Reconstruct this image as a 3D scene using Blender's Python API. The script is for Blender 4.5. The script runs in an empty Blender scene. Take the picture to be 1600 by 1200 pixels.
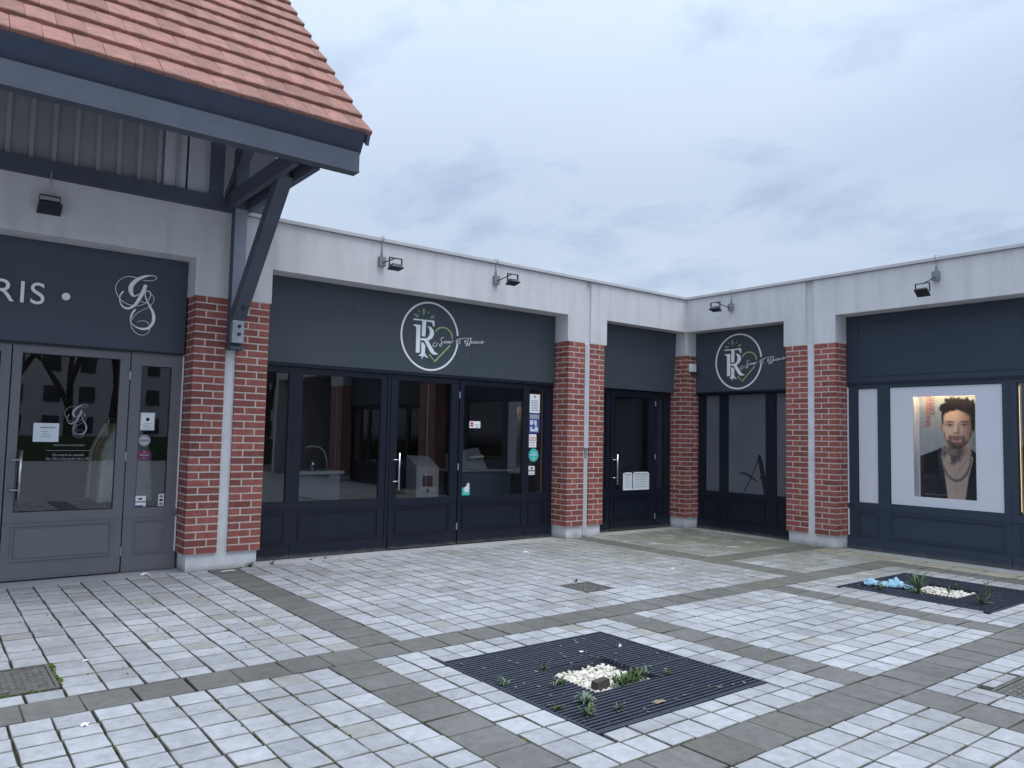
import bpy, math, random
import numpy as np
from mathutils import Matrix, Vector, noise
random.seed(7)
SC = bpy.context.scene
COL = SC.collection
R = math.radians

# ------------------------------------------------------------------ camera
CAM_POS = (-10.38566, -8.51054, 1.5)
CX, CY, CZ = (0.78831, -0.61492, 0.020972), (-0.057987, -0.040317, 0.997503), (-0.612539, -0.787558, -0.06744)
cd = bpy.data.cameras.new('camera'); cam = bpy.data.objects.new('camera', cd); COL.objects.link(cam)
cd.sensor_width = 36.0; cd.sensor_fit = 'HORIZONTAL'; cd.lens = 26.997
cd.clip_start = 0.05; cd.clip_end = 3000
m = Matrix(((CX[0], CY[0], CZ[0], CAM_POS[0]), (CX[1], CY[1], CZ[1], CAM_POS[1]), (CX[2], CY[2], CZ[2], CAM_POS[2]), (0, 0, 0, 1)))
cam.matrix_world = m
SC.camera = cam

# ------------------------------------------------------------------ sky: overcast cloud deck over a Nishita sky
SUN_EL, SUN_AZ = R(70), R(172)          # azimuth clockwise from +Y: high veiled sun behind the camera
w = bpy.data.worlds.new('World'); SC.world = w; w.use_nodes = True
nt = w.node_tree; N = nt.nodes; L = nt.links
for n in list(N): N.remove(n)
out = N.new('ShaderNodeOutputWorld')
sky = N.new('ShaderNodeTexSky'); sky.sky_type = 'NISHITA'; sky.sun_disc = False
sky.sun_elevation = SUN_EL; sky.sun_rotation = SUN_AZ; sky.air_density = 1.0; sky.dust_density = 2.0
bg1 = N.new('ShaderNodeBackground'); bg1.inputs['Strength'].default_value = 0.10
L.new(sky.outputs[0], bg1.inputs['Color'])
tc = N.new('ShaderNodeTexCoord'); sep = N.new('ShaderNodeSeparateXYZ'); L.new(tc.outputs['Generated'], sep.inputs[0])
def wm(op, a, b=None, c=None):
    n = N.new('ShaderNodeMath'); n.operation = op
    for i, v in enumerate((a, b, c)):
        if v is None: continue
        if isinstance(v, (int, float)): n.inputs[i].default_value = v
        else: L.new(v, n.inputs[i])
    return n.outputs[0]
zc = wm('ADD', wm('MAXIMUM', sep.outputs[2], 0.0), 0.22)
comb = N.new('ShaderNodeCombineXYZ')
L.new(wm('DIVIDE', sep.outputs[0], zc), comb.inputs[0]); L.new(wm('DIVIDE', sep.outputs[1], zc), comb.inputs[1])
def wnoise(scale, detail, rough, off):
    mp = N.new('ShaderNodeMapping'); mp.inputs['Location'].default_value = off
    mp.inputs['Rotation'].default_value = (0, 0, 0.5); mp.inputs['Scale'].default_value = (1.0, 0.75, 1)
    L.new(comb.outputs[0], mp.inputs[0])
    n = N.new('ShaderNodeTexNoise'); n.inputs['Scale'].default_value = scale; n.inputs['Detail'].default_value = detail
    n.inputs['Roughness'].default_value = rough; n.inputs['Distortion'].default_value = 0.25
    L.new(mp.outputs[0], n.inputs['Vector']); return n.outputs['Fac']
def wramp(fac, stops):
    n = N.new('ShaderNodeValToRGB'); el = n.color_ramp.elements
    while len(el) < len(stops): el.new(0.5)
    for e, (p, c) in zip(el, stops): e.position = p; e.color = (*c, 1)
    L.new(fac, n.inputs[0]); return n.outputs[0]
big = wramp(wnoise(0.9, 4, 0.5, (3.1, 1.7, 0)), [(0.30, (0.478, 0.578, 0.745)), (0.52, (0.553, 0.652, 0.797)), (0.72, (0.615, 0.715, 0.868))])
small = wramp(wnoise(3.4, 7, 0.58, (7.4, 2.2, 0)), [(0.33, (0.66, 0.72, 0.80)), (0.50, (1, 1, 1))])
mul = N.new('ShaderNodeMix'); mul.data_type = 'RGBA'; mul.blend_type = 'MULTIPLY'; mul.inputs[0].default_value = 0.62
L.new(big, mul.inputs[6]); L.new(small, mul.inputs[7])
# overcast skies are brighter overhead than at the horizon
grad = wm('MULTIPLY_ADD', wm('POWER', wm('MAXIMUM', sep.outputs[2], 0.0), 3.0), 2.5, 0.86)
bg2 = N.new('ShaderNodeBackground'); L.new(mul.outputs[2], bg2.inputs['Color']); L.new(grad, bg2.inputs['Strength'])
mixs = N.new('ShaderNodeMixShader'); mixs.inputs[0].default_value = 0.88
L.new(bg1.outputs[0], mixs.inputs[1]); L.new(bg2.outputs[0], mixs.inputs[2]); L.new(mixs.outputs[0], out.inputs[0])

sd = bpy.data.lights.new('sun', 'SUN'); sd.energy = 1.5; sd.angle = R(35); sd.color = (1.0, 0.985, 0.955)
so = bpy.data.objects.new('sun', sd); COL.objects.link(so)
dirv = Vector((math.sin(SUN_AZ) * math.cos(SUN_EL), math.cos(SUN_AZ) * math.cos(SUN_EL), math.sin(SUN_EL)))
so.rotation_euler = dirv.to_track_quat('Z', 'Y').to_euler(); so.location = dirv * 60
SC.view_settings.view_transform = 'Standard'; SC.view_settings.look = 'None'
SC.view_settings.exposure = 0.34; SC.view_settings.gamma = 1.0
SC.view_settings.use_curve_mapping = False

# ------------------------------------------------------------------ materials
def newmat(name):
    mt = bpy.data.materials.new(name); mt.use_nodes = True
    return mt, mt.node_tree, mt.node_tree.nodes, mt.node_tree.links, mt.node_tree.nodes['Principled BSDF']
def lerp3(a, b, t): return tuple(a[i] + (b[i] - a[i]) * t for i in range(3))
def vary(name, c, rough=0.6, amt=0.12, scale=6.0, bump=0.0, bscale=60.0, spec=0.4, c2=None, metal=0.0, stretch=None, objrand=0.0, island=False, coord='Object', detail=6):
    """painted / mineral surface: base colour mottled by noise, optional per-object tint, fine bump"""
    mt, t, n, l, b = newmat(name)
    co = n.new('ShaderNodeTexCoord'); mp = n.new('ShaderNodeMapping')
    if coord == 'World':
        g = n.new('ShaderNodeNewGeometry'); l.new(g.outputs['Position'], mp.inputs[0])
    else: l.new(co.outputs['Object'], mp.inputs[0])
    if stretch: mp.inputs['Scale'].default_value = stretch
    nz = n.new('ShaderNodeTexNoise'); nz.inputs['Scale'].default_value = scale; nz.inputs['Detail'].default_value = detail; nz.inputs['Roughness'].default_value = 0.6
    l.new(mp.outputs[0], nz.inputs['Vector'])
    rp = n.new('ShaderNodeValToRGB'); e = rp.color_ramp.elements
    d = c2 if c2 else tuple(x * (1 - amt * 2) for x in c)
    e[0].position = 0.3; e[0].color = (*d, 1); e[1].position = 0.68; e[1].color = (*(tuple(min(1, x * (1 + amt * 0.6)) for x in c)), 1)
    l.new(nz.outputs['Fac'], rp.inputs[0]); colr = rp.outputs[0]
    if objrand or island:
        oi = n.new('ShaderNodeObjectInfo'); ge = n.new('ShaderNodeNewGeometry'); ad = n.new('ShaderNodeMath'); ad.operation = 'ADD'
        fr = n.new('ShaderNodeMath'); fr.operation = 'FRACT'
        l.new(oi.outputs['Random'], ad.inputs[0]); l.new(ge.outputs['Random Per Island'], ad.inputs[1]); l.new(ad.outputs[0], fr.inputs[0])
        hs = n.new('ShaderNodeHueSaturation'); mr = n.new('ShaderNodeMapRange')
        mr.inputs['To Min'].default_value = 1 - objrand; mr.inputs['To Max'].default_value = 1 + objrand * 0.8
        l.new(fr.outputs[0], mr.inputs[0]); l.new(mr.outputs[0], hs.inputs['Value']); l.new(colr, hs.inputs['Color']); colr = hs.outputs[0]
    l.new(colr, b.inputs['Base Color'])
    b.inputs['Roughness'].default_value = rough; b.inputs['Specular IOR Level'].default_value = spec; b.inputs['Metallic'].default_value = metal
    if bump:
        nb = n.new('ShaderNodeTexNoise'); nb.inputs['Scale'].default_value = bscale; nb.inputs['Detail'].default_value = 4
        l.new(mp.outputs[0], nb.inputs['Vector'])
        bp = n.new('ShaderNodeBump'); bp.inputs['Strength'].default_value = bump; bp.inputs['Distance'].default_value = 0.004
        l.new(nb.outputs['Fac'], bp.inputs['Height']); l.new(bp.outputs[0], b.inputs['Normal'])
    return mt
def glass(name, tint=(0.945, 0.955, 0.955), refl=1.0):
    """clear window glass: fresnel reflection over tinted transparency"""
    mt, t, n, l, b = newmat(name); n.remove(b)
    o = n['Material Output']; fr = n.new('ShaderNodeFresnel'); fr.inputs[0].default_value = 1.5
    gl = n.new('ShaderNodeBsdfGlossy'); gl.inputs['Roughness'].default_value = 0.004; gl.inputs['Color'].default_value = (0.95, 0.97, 1, 1)
    tr = n.new('ShaderNodeBsdfTransparent'); tr.inputs['Color'].default_value = (*tint, 1)
    nz = n.new('ShaderNodeTexNoise'); nz.inputs['Scale'].default_value = 1.1; co = n.new('ShaderNodeTexCoord'); l.new(co.outputs['Object'], nz.inputs['Vector'])
    bp = n.new('ShaderNodeBump'); bp.inputs['Strength'].default_value = 0.05; bp.inputs['Distance'].default_value = 0.02; l.new(nz.outputs[0], bp.inputs['Height'])
    l.new(bp.outputs[0], gl.inputs['Normal'])
    mr = n.new('ShaderNodeMath'); mr.operation = 'MULTIPLY'; mr.inputs[1].default_value = refl * 2.3; mr.use_clamp = True; l.new(fr.outputs[0], mr.inputs[0])
    ge = n.new('ShaderNodeNewGeometry'); fb = n.new('ShaderNodeMath'); fb.operation = 'SUBTRACT'; fb.inputs[0].default_value = 1.0; l.new(ge.outputs['Backfacing'], fb.inputs[1])
    mf = n.new('ShaderNodeMath'); mf.operation = 'MULTIPLY'; l.new(mr.outputs[0], mf.inputs[0]); l.new(fb.outputs[0], mf.inputs[1]); mr = mf   # both surfaces of the pane counted once, at its front
    mx = n.new('ShaderNodeMixShader'); l.new(mr.outputs[0], mx.inputs[0]); l.new(tr.outputs[0], mx.inputs[1]); l.new(gl.outputs[0], mx.inputs[2]); l.new(mx.outputs[0], o.inputs[0])
    return mt
def emis(name, c, s):
    mt, t, n, l, b = newmat(name); b.inputs['Base Color'].default_value = (*c, 1)
    b.inputs['Emission Color'].default_value = (*c, 1); b.inputs['Emission Strength'].default_value = s; return mt
def attrmat(name, rough=0.35):
    mt, t, n, l, b = newmat(name); a = n.new('ShaderNodeAttribute'); a.attribute_name = 'print'
    l.new(a.outputs['Color'], b.inputs['Base Color']); b.inputs['Roughness'].default_value = rough; return mt

def render_mat():
    """white render: faint rain streaks and dirt"""
    mt = vary('white_render', (0.645, 0.635, 0.645), 0.85, 0.03, 2.2, 0.2, 140, 0.2, coord='World')
    t = mt.node_tree; n = t.nodes; l = t.links; b = n['Principled BSDF']
    src = b.inputs['Base Color'].links[0].from_socket
    g = n.new('ShaderNodeNewGeometry'); mp = n.new('ShaderNodeMapping'); mp.inputs['Scale'].default_value = (4, 4, 0.5); l.new(g.outputs['Position'], mp.inputs[0])
    nz = n.new('ShaderNodeTexNoise'); nz.inputs['Scale'].default_value = 1.6; nz.inputs['Detail'].default_value = 5; l.new(mp.outputs[0], nz.inputs['Vector'])
    rp = n.new('ShaderNodeValToRGB'); rp.color_ramp.elements[0].position = 0.30; rp.color_ramp.elements[0].color = (0.84, 0.835, 0.83, 1); rp.color_ramp.elements[1].position = 0.55; rp.color_ramp.elements[1].color = (1, 1, 1, 1)
    l.new(nz.outputs[0], rp.inputs[0])
    mx = n.new('ShaderNodeMix'); mx.data_type = 'RGBA'; mx.blend_type = 'MULTIPLY'; mx.inputs[0].default_value = 0.7
    l.new(src, mx.inputs[6]); l.new(rp.outputs[0], mx.inputs[7]); l.new(mx.outputs[2], b.inputs['Base Color'])
    return mt
def stone_mat(name, c, cb, cdirt, objrand, bump, speck=0.0):
    """paving stone: per-tile tint, a few brownish tiles, cleft relief, algae spreading out from the damp inner corner of the court"""
    mt, t, n, l, b = newmat(name)
    g = n.new('ShaderNodeNewGeometry'); oi = n.new('ShaderNodeObjectInfo')
    ad = n.new('ShaderNodeMath'); ad.operation = 'ADD'; fr = n.new('ShaderNodeMath'); fr.operation = 'FRACT'
    l.new(oi.outputs['Random'], ad.inputs[0]); l.new(g.outputs['Random Per Island'], ad.inputs[1]); l.new(ad.outputs[0], fr.inputs[0])
    rp = n.new('ShaderNodeValToRGB'); e = rp.color_ramp.elements
    st = [(0.0, tuple(x * (1 - objrand) for x in c)), (0.55, c), (0.93, tuple(min(0.8, x * (1 + objrand * .35)) for x in c)), (0.96, cb), (1.0, tuple(x * 0.92 for x in cb))]
    while len(e) < len(st): e.new(0.5)
    for q, (p, k) in zip(e, st): q.position = p; q.color = (*k, 1)
    l.new(fr.outputs[0], rp.inputs[0])
    def nz(scale, detail=5, vec=None, rough=0.6):
        q = n.new('ShaderNodeTexNoise'); q.inputs['Scale'].default_value = scale; q.inputs['Detail'].default_value = detail; q.inputs['Roughness'].default_value = rough
        l.new(vec or g.outputs['Position'], q.inputs['Vector']); return q.outputs['Fac']
    def ramp(f, p0, c0, p1, c1):
        q = n.new('ShaderNodeValToRGB'); q.color_ramp.elements[0].position = p0; q.color_ramp.elements[0].color = (*c0, 1); q.color_ramp.elements[1].position = p1; q.color_ramp.elements[1].color = (*c1, 1)
        l.new(f, q.inputs[0]); return q.outputs[0]
    def mix(a, bb, f, mode='MIX'):
        q = n.new('ShaderNodeMix'); q.data_type = 'RGBA'; q.blend_type = mode
        if isinstance(f, float): q.inputs[0].default_value = f
        else: l.new(f, q.inputs[0])
        l.new(a, q.inputs[6])
        if isinstance(bb, tuple): q.inputs[7].default_value = (*bb, 1)
        else: l.new(bb, q.inputs[7])
        return q.outputs[2]
    col = mix(rp.outputs[0], ramp(nz(14, 7, None, 0.7), 0.30, (0.70, 0.70, 0.72), 0.60, (1, 1, 1)), 0.85, 'MULTIPLY')
    col = mix(col, ramp(nz(1.1, 6, None, 0.65), 0.32, (0.70, 0.70, 0.685), 0.62, (1.03, 1.03, 1.03)), 0.9, 'MULTIPLY')
    if speck: col = mix(col, ramp(nz(130, 2, None, 0.9), 0.60, (1, 1, 1), 0.72, (2.0, 2.0, 1.9)), speck, 'MULTIPLY')
    # algae film: strongest in the sheltered corner of the court, patchy
    vl = n.new('ShaderNodeVectorMath'); vl.operation = 'DISTANCE'; l.new(g.outputs['Position'], vl.inputs[0]); vl.inputs[1].default_value = (-0.3, -1.0, 0)
    mr = n.new('ShaderNodeMapRange'); mr.inputs['From Min'].default_value = 0.8; mr.inputs['From Max'].default_value = 5.2; mr.inputs['To Min'].default_value = 0.95; mr.inputs['To Max'].default_value = 0.0
    l.new(vl.outputs['Value'], mr.inputs[0])
    mm = n.new('ShaderNodeMath'); mm.operation = 'MULTIPLY'; l.new(mr.outputs[0], mm.inputs[0])
    q = ramp(nz(2.6, 6, None, 0.7), 0.33, (0, 0, 0), 0.50, (1, 1, 1)); sp = n.new('ShaderNodeSeparateColor'); l.new(q, sp.inputs[0]); l.new(sp.outputs[0], mm.inputs[1])
    col = mix(col, cdirt, mm.outputs[0])
    l.new(col, b.inputs['Base Color']); b.inputs['Roughness'].default_value = 0.78; b.inputs['Specular IOR Level'].default_value = 0.3
    bp = n.new('ShaderNodeBump'); bp.inputs['Strength'].default_value = bump; bp.inputs['Distance'].default_value = 0.006
    l.new(nz(28, 6), bp.inputs['Height']); l.new(bp.outputs[0], b.inputs['Normal'])
    return mt
M = {}
M['render'] = render_mat()
M['plinth'] = vary('white_concrete', (0.72, 0.72, 0.735), 0.8, 0.07, 5, 0.3, 60, 0.25, coord='World')
def splash(mt, top, col):
    """mud splashed up from the paving, ragged upper edge"""
    t = mt.node_tree; n = t.nodes; l = t.links; b = n['Principled BSDF']; src = b.inputs['Base Color'].links[0].from_socket
    g = n.new('ShaderNodeNewGeometry'); sp = n.new('ShaderNodeSeparateXYZ'); l.new(g.outputs['Position'], sp.inputs[0])
    nz = n.new('ShaderNodeTexNoise'); nz.inputs['Scale'].default_value = 9; nz.inputs['Detail'].default_value = 7; l.new(g.outputs['Position'], nz.inputs['Vector'])
    a = n.new('ShaderNodeMath'); a.operation = 'MULTIPLY_ADD'; l.new(nz.outputs[0], a.inputs[0]); a.inputs[1].default_value = -top * 1.6; l.new(sp.outputs[2], a.inputs[2])
    mr = n.new('ShaderNodeMapRange'); mr.inputs['From Min'].default_value = -top * .8; mr.inputs['From Max'].default_value = top * .25; mr.inputs['To Min'].default_value = .75; mr.inputs['To Max'].default_value = 0; l.new(a.outputs[0], mr.inputs[0])
    mx = n.new('ShaderNodeMix'); mx.data_type = 'RGBA'; l.new(mr.outputs[0], mx.inputs[0]); l.new(src, mx.inputs[6]); mx.inputs[7].default_value = (*col, 1); l.new(mx.outputs[2], b.inputs['Base Color'])
splash(M['plinth'], .07, (.30, .29, .26))
M['coping'] = vary('coping_metal', (0.55, 0.54, 0.55), 0.5, 0.06, 3)
M['groove'] = vary('joint_mastic', (0.30, 0.30, 0.31), 0.8, 0.1, 5)
M['brick'] = vary('brick_red', (0.320, 0.100, 0.082), 0.75, 0.16, 16, 0.5, 90, 0.3, c2=(0.215, 0.072, 0.060), objrand=0.26, island=True, coord='World')
M['mortar'] = vary('mortar_beige', (0.62, 0.56, 0.51), 0.9, 0.08, 14, 0.4, 120, coord='World')
M['tile'] = stone_mat('pale_stone', (0.405, 0.410, 0.425), (0.34, 0.332, 0.31), (0.135, 0.137, 0.088), 0.20, 0.8)
M['edge'] = vary('dirty_stone_edge', (0.24, 0.235, 0.22), 0.9, 0.25, 9, 0.5, 60, 0.2, c2=(0.10, 0.098, 0.07), coord='World')
M['bandedge'] = vary('dirty_granite_edge', (0.09, 0.088, 0.08), 0.9, 0.25, 9, 0.5, 60, 0.2, c2=(0.05, 0.05, 0.035), coord='World')
M['apron'] = stone_mat('buff_stone', (0.46, 0.42, 0.34), (0.34, 0.29, 0.21), (0.22, 0.20, 0.13), 0.20, 0.5)
M['band'] = stone_mat('grey_granite', (0.158, 0.153, 0.142), (0.145, 0.138, 0.122), (0.10, 0.10, 0.075), 0.14, 0.6, 0.55)
M['thresh'] = stone_mat('threshold_concrete', (0.42, 0.42, 0.435), (0.40, 0.40, 0.40), (0.30, 0.30, 0.25), 0.05, 0.3)
M['roof'] = vary('roof_clay', (0.335, 0.160, 0.130), 0.85, 0.2, 9, 0.6, 45, 0.2, c2=(0.22, 0.130, 0.105), objrand=0.17, island=True, coord='World')
M['timber'] = vary('grey_timber', (0.085, 0.098, 0.130), 0.6, 0.08, 3, 0.2, 40, 0.35, coord='World')
M['postlit'] = vary('sky_lit_post_grey', (0.27, 0.30, 0.35), 0.5, 0.06, 6)
M['soffit'] = vary('dark_blue_board', (0.050, 0.064, 0.10), 0.6, 0.08, 3, 0.1, 40, 0.3)
M['steel'] = vary('galvanised_steel', (0.42, 0.44, 0.47), 0.45, 0.12, 14, 0, 1, 0.5, metal=0.6)
M['clad'] = vary('grey_sheet', (0.35, 0.345, 0.355), 0.5, 0.06, 2)
M['cladlight'] = vary('pale_grey_sheet', (0.52, 0.52, 0.55), 0.5, 0.05, 2)
M['lamp'] = vary('lamp_black', (0.035, 0.042, 0.055), 0.45, 0.1, 20)
M['lampgrey'] = vary('box_grey', (0.22, 0.24, 0.26), 0.55, 0.1, 20)
M['lampglass'] = vary('lamp_glass', (0.015, 0.018, 0.024), 0.25, 0.05, 5, spec=0.5)
M['fasA'] = vary('slate_blue_panel', (0.056, 0.071, 0.086), 0.45, 0.04, 1.5, 0, 1, 0.4)
M['frA'] = vary('navy_paint', (0.0080, 0.0125, 0.0240), 0.36, 0.05, 2, 0, 1, 0.42)
M['fasL'] = vary('charcoal_panel', (0.060, 0.075, 0.100), 0.5, 0.04, 1.5, 0, 1, 0.4)
M['frL'] = vary('mid_grey_paint', (0.165, 0.168, 0.185), 0.45, 0.04, 2, 0, 1, 0.4)
M['frB'] = vary('blue_grey_paint', (0.033, 0.048, 0.072), 0.42, 0.04, 2, 0, 1, 0.4)
for k_ in ('frA', 'frB', 'frL'): splash(M[k_], .05, (.13, .125, .115))
M['glass'] = glass('clear_glass')
M['frost'] = vary('frosted_grey_film', (0.115, 0.130, 0.150), 0.22, 0.10, 0.9, 0, 1, 0.6, coord='World')
M['frostB'] = vary('dark_frosted_film', (0.018, 0.024, 0.036), 0.18, 0.05, 0.9, 0, 1, 0.6)
M['vinyl'] = vary('white_vinyl', (0.68, 0.68, 0.74), 0.35, 0.02, 1, 0, 1, 0.5)
M['white'] = vary('white_print', (0.88, 0.88, 0.89), 0.3, 0.02, 4)
M['whitegrey'] = vary('silver_print', (0.36, 0.38, 0.42), 0.5, 0.03, 4)
M['green'] = vary('lime_print', (0.36, 0.46, 0.20), 0.5, 0.03, 4)
M['sage'] = vary('sage_print', (0.24, 0.33, 0.20), 0.5, 0.03, 4)
M['black'] = vary('black_print', (0.012, 0.013, 0.018), 0.5, 0.03, 4)
M['ink'] = vary('grey_ink', (0.25, 0.26, 0.29), 0.6, 0.03, 4)
M['blueink'] = vary('blue_ink', (0.06, 0.09, 0.32), 0.5, 0.05, 4)
M['redink'] = vary('red_ink', (0.50, 0.025, 0.04), 0.5, 0.05, 4)
M['mint'] = vary('mint_print', (0.07, 0.52, 0.45), 0.45, 0.03, 4)
M['plum'] = vary('plum_print', (0.23, 0.035, 0.13), 0.45, 0.03, 4)
M['chrome'] = vary('brushed_steel', (0.62, 0.62, 0.62), 0.28, 0.05, 40, 0, 1, 0.5, metal=1.0)
M['paper'] = vary('paper_sheet', (0.68, 0.72, 0.76), 0.6, 0.03, 5)
M['grate'] = vary('black_iron', (0.036, 0.043, 0.064), 0.42, 0.15, 12, 0.2, 60, 0.5)
M['soil'] = vary('dark_soil', (0.018, 0.016, 0.014), 0.95, 0.3, 30, 0.6, 60, 0.1)
M['pebble'] = vary('white_pebble', (0.66, 0.63, 0.56), 0.7, 0.1, 20, 0, 1, 0.3, c2=(0.50, 0.45, 0.36), objrand=0.22, island=True)
M['leaf'] = vary('weed_leaf', (0.085, 0.135, 0.045), 0.6, 0.25, 9, 0, 1, 0.3, objrand=0.25, island=True)
M['leafpale'] = vary('grey_green_leaf', (0.16, 0.22, 0.14), 0.6, 0.2, 9, 0, 1, 0.3, objrand=0.2, island=True)
M['moss'] = vary('moss', (0.075, 0.095, 0.022), 0.9, 0.3, 20, 0.8, 90, 0.1, objrand=0.3, island=True)
M['cloth'] = vary('pale_blue_cloth', (0.28, 0.46, 0.57), 0.8, 0.08, 12, 0.3, 80, 0.2)
M['stonebit'] = vary('brown_block', (0.075, 0.060, 0.055), 0.9, 0.2, 20, 0.5, 60)
M['iron'] = vary('cast_cover', (0.125, 0.122, 0.112), 0.75, 0.2, 18, 0.6, 70, 0.3, coord='World')
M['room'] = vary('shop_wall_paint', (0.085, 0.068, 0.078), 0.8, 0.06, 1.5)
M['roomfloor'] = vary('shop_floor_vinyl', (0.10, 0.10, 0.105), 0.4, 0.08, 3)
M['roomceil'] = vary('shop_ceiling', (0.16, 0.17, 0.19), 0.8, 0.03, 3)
M['furn'] = vary('white_laminate', (0.40, 0.41, 0.42), 0.35, 0.03, 3)
M['furngrey'] = vary('grey_laminate', (0.16, 0.18, 0.21), 0.4, 0.03, 3)
M['coat'] = vary('beige_wool', (0.28, 0.22, 0.15), 0.9, 0.15, 12)
M['coat2'] = vary('pale_wool', (0.45, 0.45, 0.43), 0.9, 0.1, 12)
M['gold'] = vary('brass_trim', (0.70, 0.50, 0.26), 0.3, 0.05, 10, metal=1.0)
M['led'] = emis('warm_led', (1.0, 0.78, 0.46), 22.0)
M['ledsoft'] = emis('warm_led_soft', (1.0, 0.76, 0.45), 2.2)
M['cable'] = vary('grey_cable', (0.45, 0.45, 0.47), 0.6, 0.05, 10)
M['flat'] = vary('apartment_render', (0.66, 0.65, 0.63), 0.85, 0.08, 0.4)
M['flatwin'] = vary('apartment_window', (0.04, 0.05, 0.06), 0.15, 0.1, 1, spec=0.6)
M['bark'] = vary('bare_bark', (0.05, 0.042, 0.036), 0.9, 0.2, 6)
M['rubber'] = vary('dark_seal', (0.008, 0.009, 0.012), 0.6, 0.05, 10)
M['poster'] = attrmat('printed_poster', 0.3)
def ground_mat():
    mt, t, n, l, b = newmat('joint_sand')
    g = n.new('ShaderNodeNewGeometry')
    q = n.new('ShaderNodeTexNoise'); q.inputs['Scale'].default_value = 3.0; q.inputs['Detail'].default_value = 6; l.new(g.outputs['Position'], q.inputs['Vector'])
    r = n.new('ShaderNodeValToRGB'); e = r.color_ramp.elements; e.new(0.6)
    e[0].position = 0.40; e[0].color = (0.030, 0.029, 0.026, 1); e[1].position = 0.58; e[1].color = (0.034, 0.036, 0.020, 1); e[2].position = 0.72; e[2].color = (0.07, 0.085, 0.022, 1)
    l.new(q.outputs[0], r.inputs[0]); l.new(r.outputs[0], b.inputs['Base Color']); b.inputs['Roughness'].default_value = 0.95; return mt
M['joint'] = ground_mat()
M['asphalt'] = vary('asphalt', (0.09, 0.09, 0.092), 0.9, 0.15, 3, 0.3, 50, coord='World')

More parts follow.
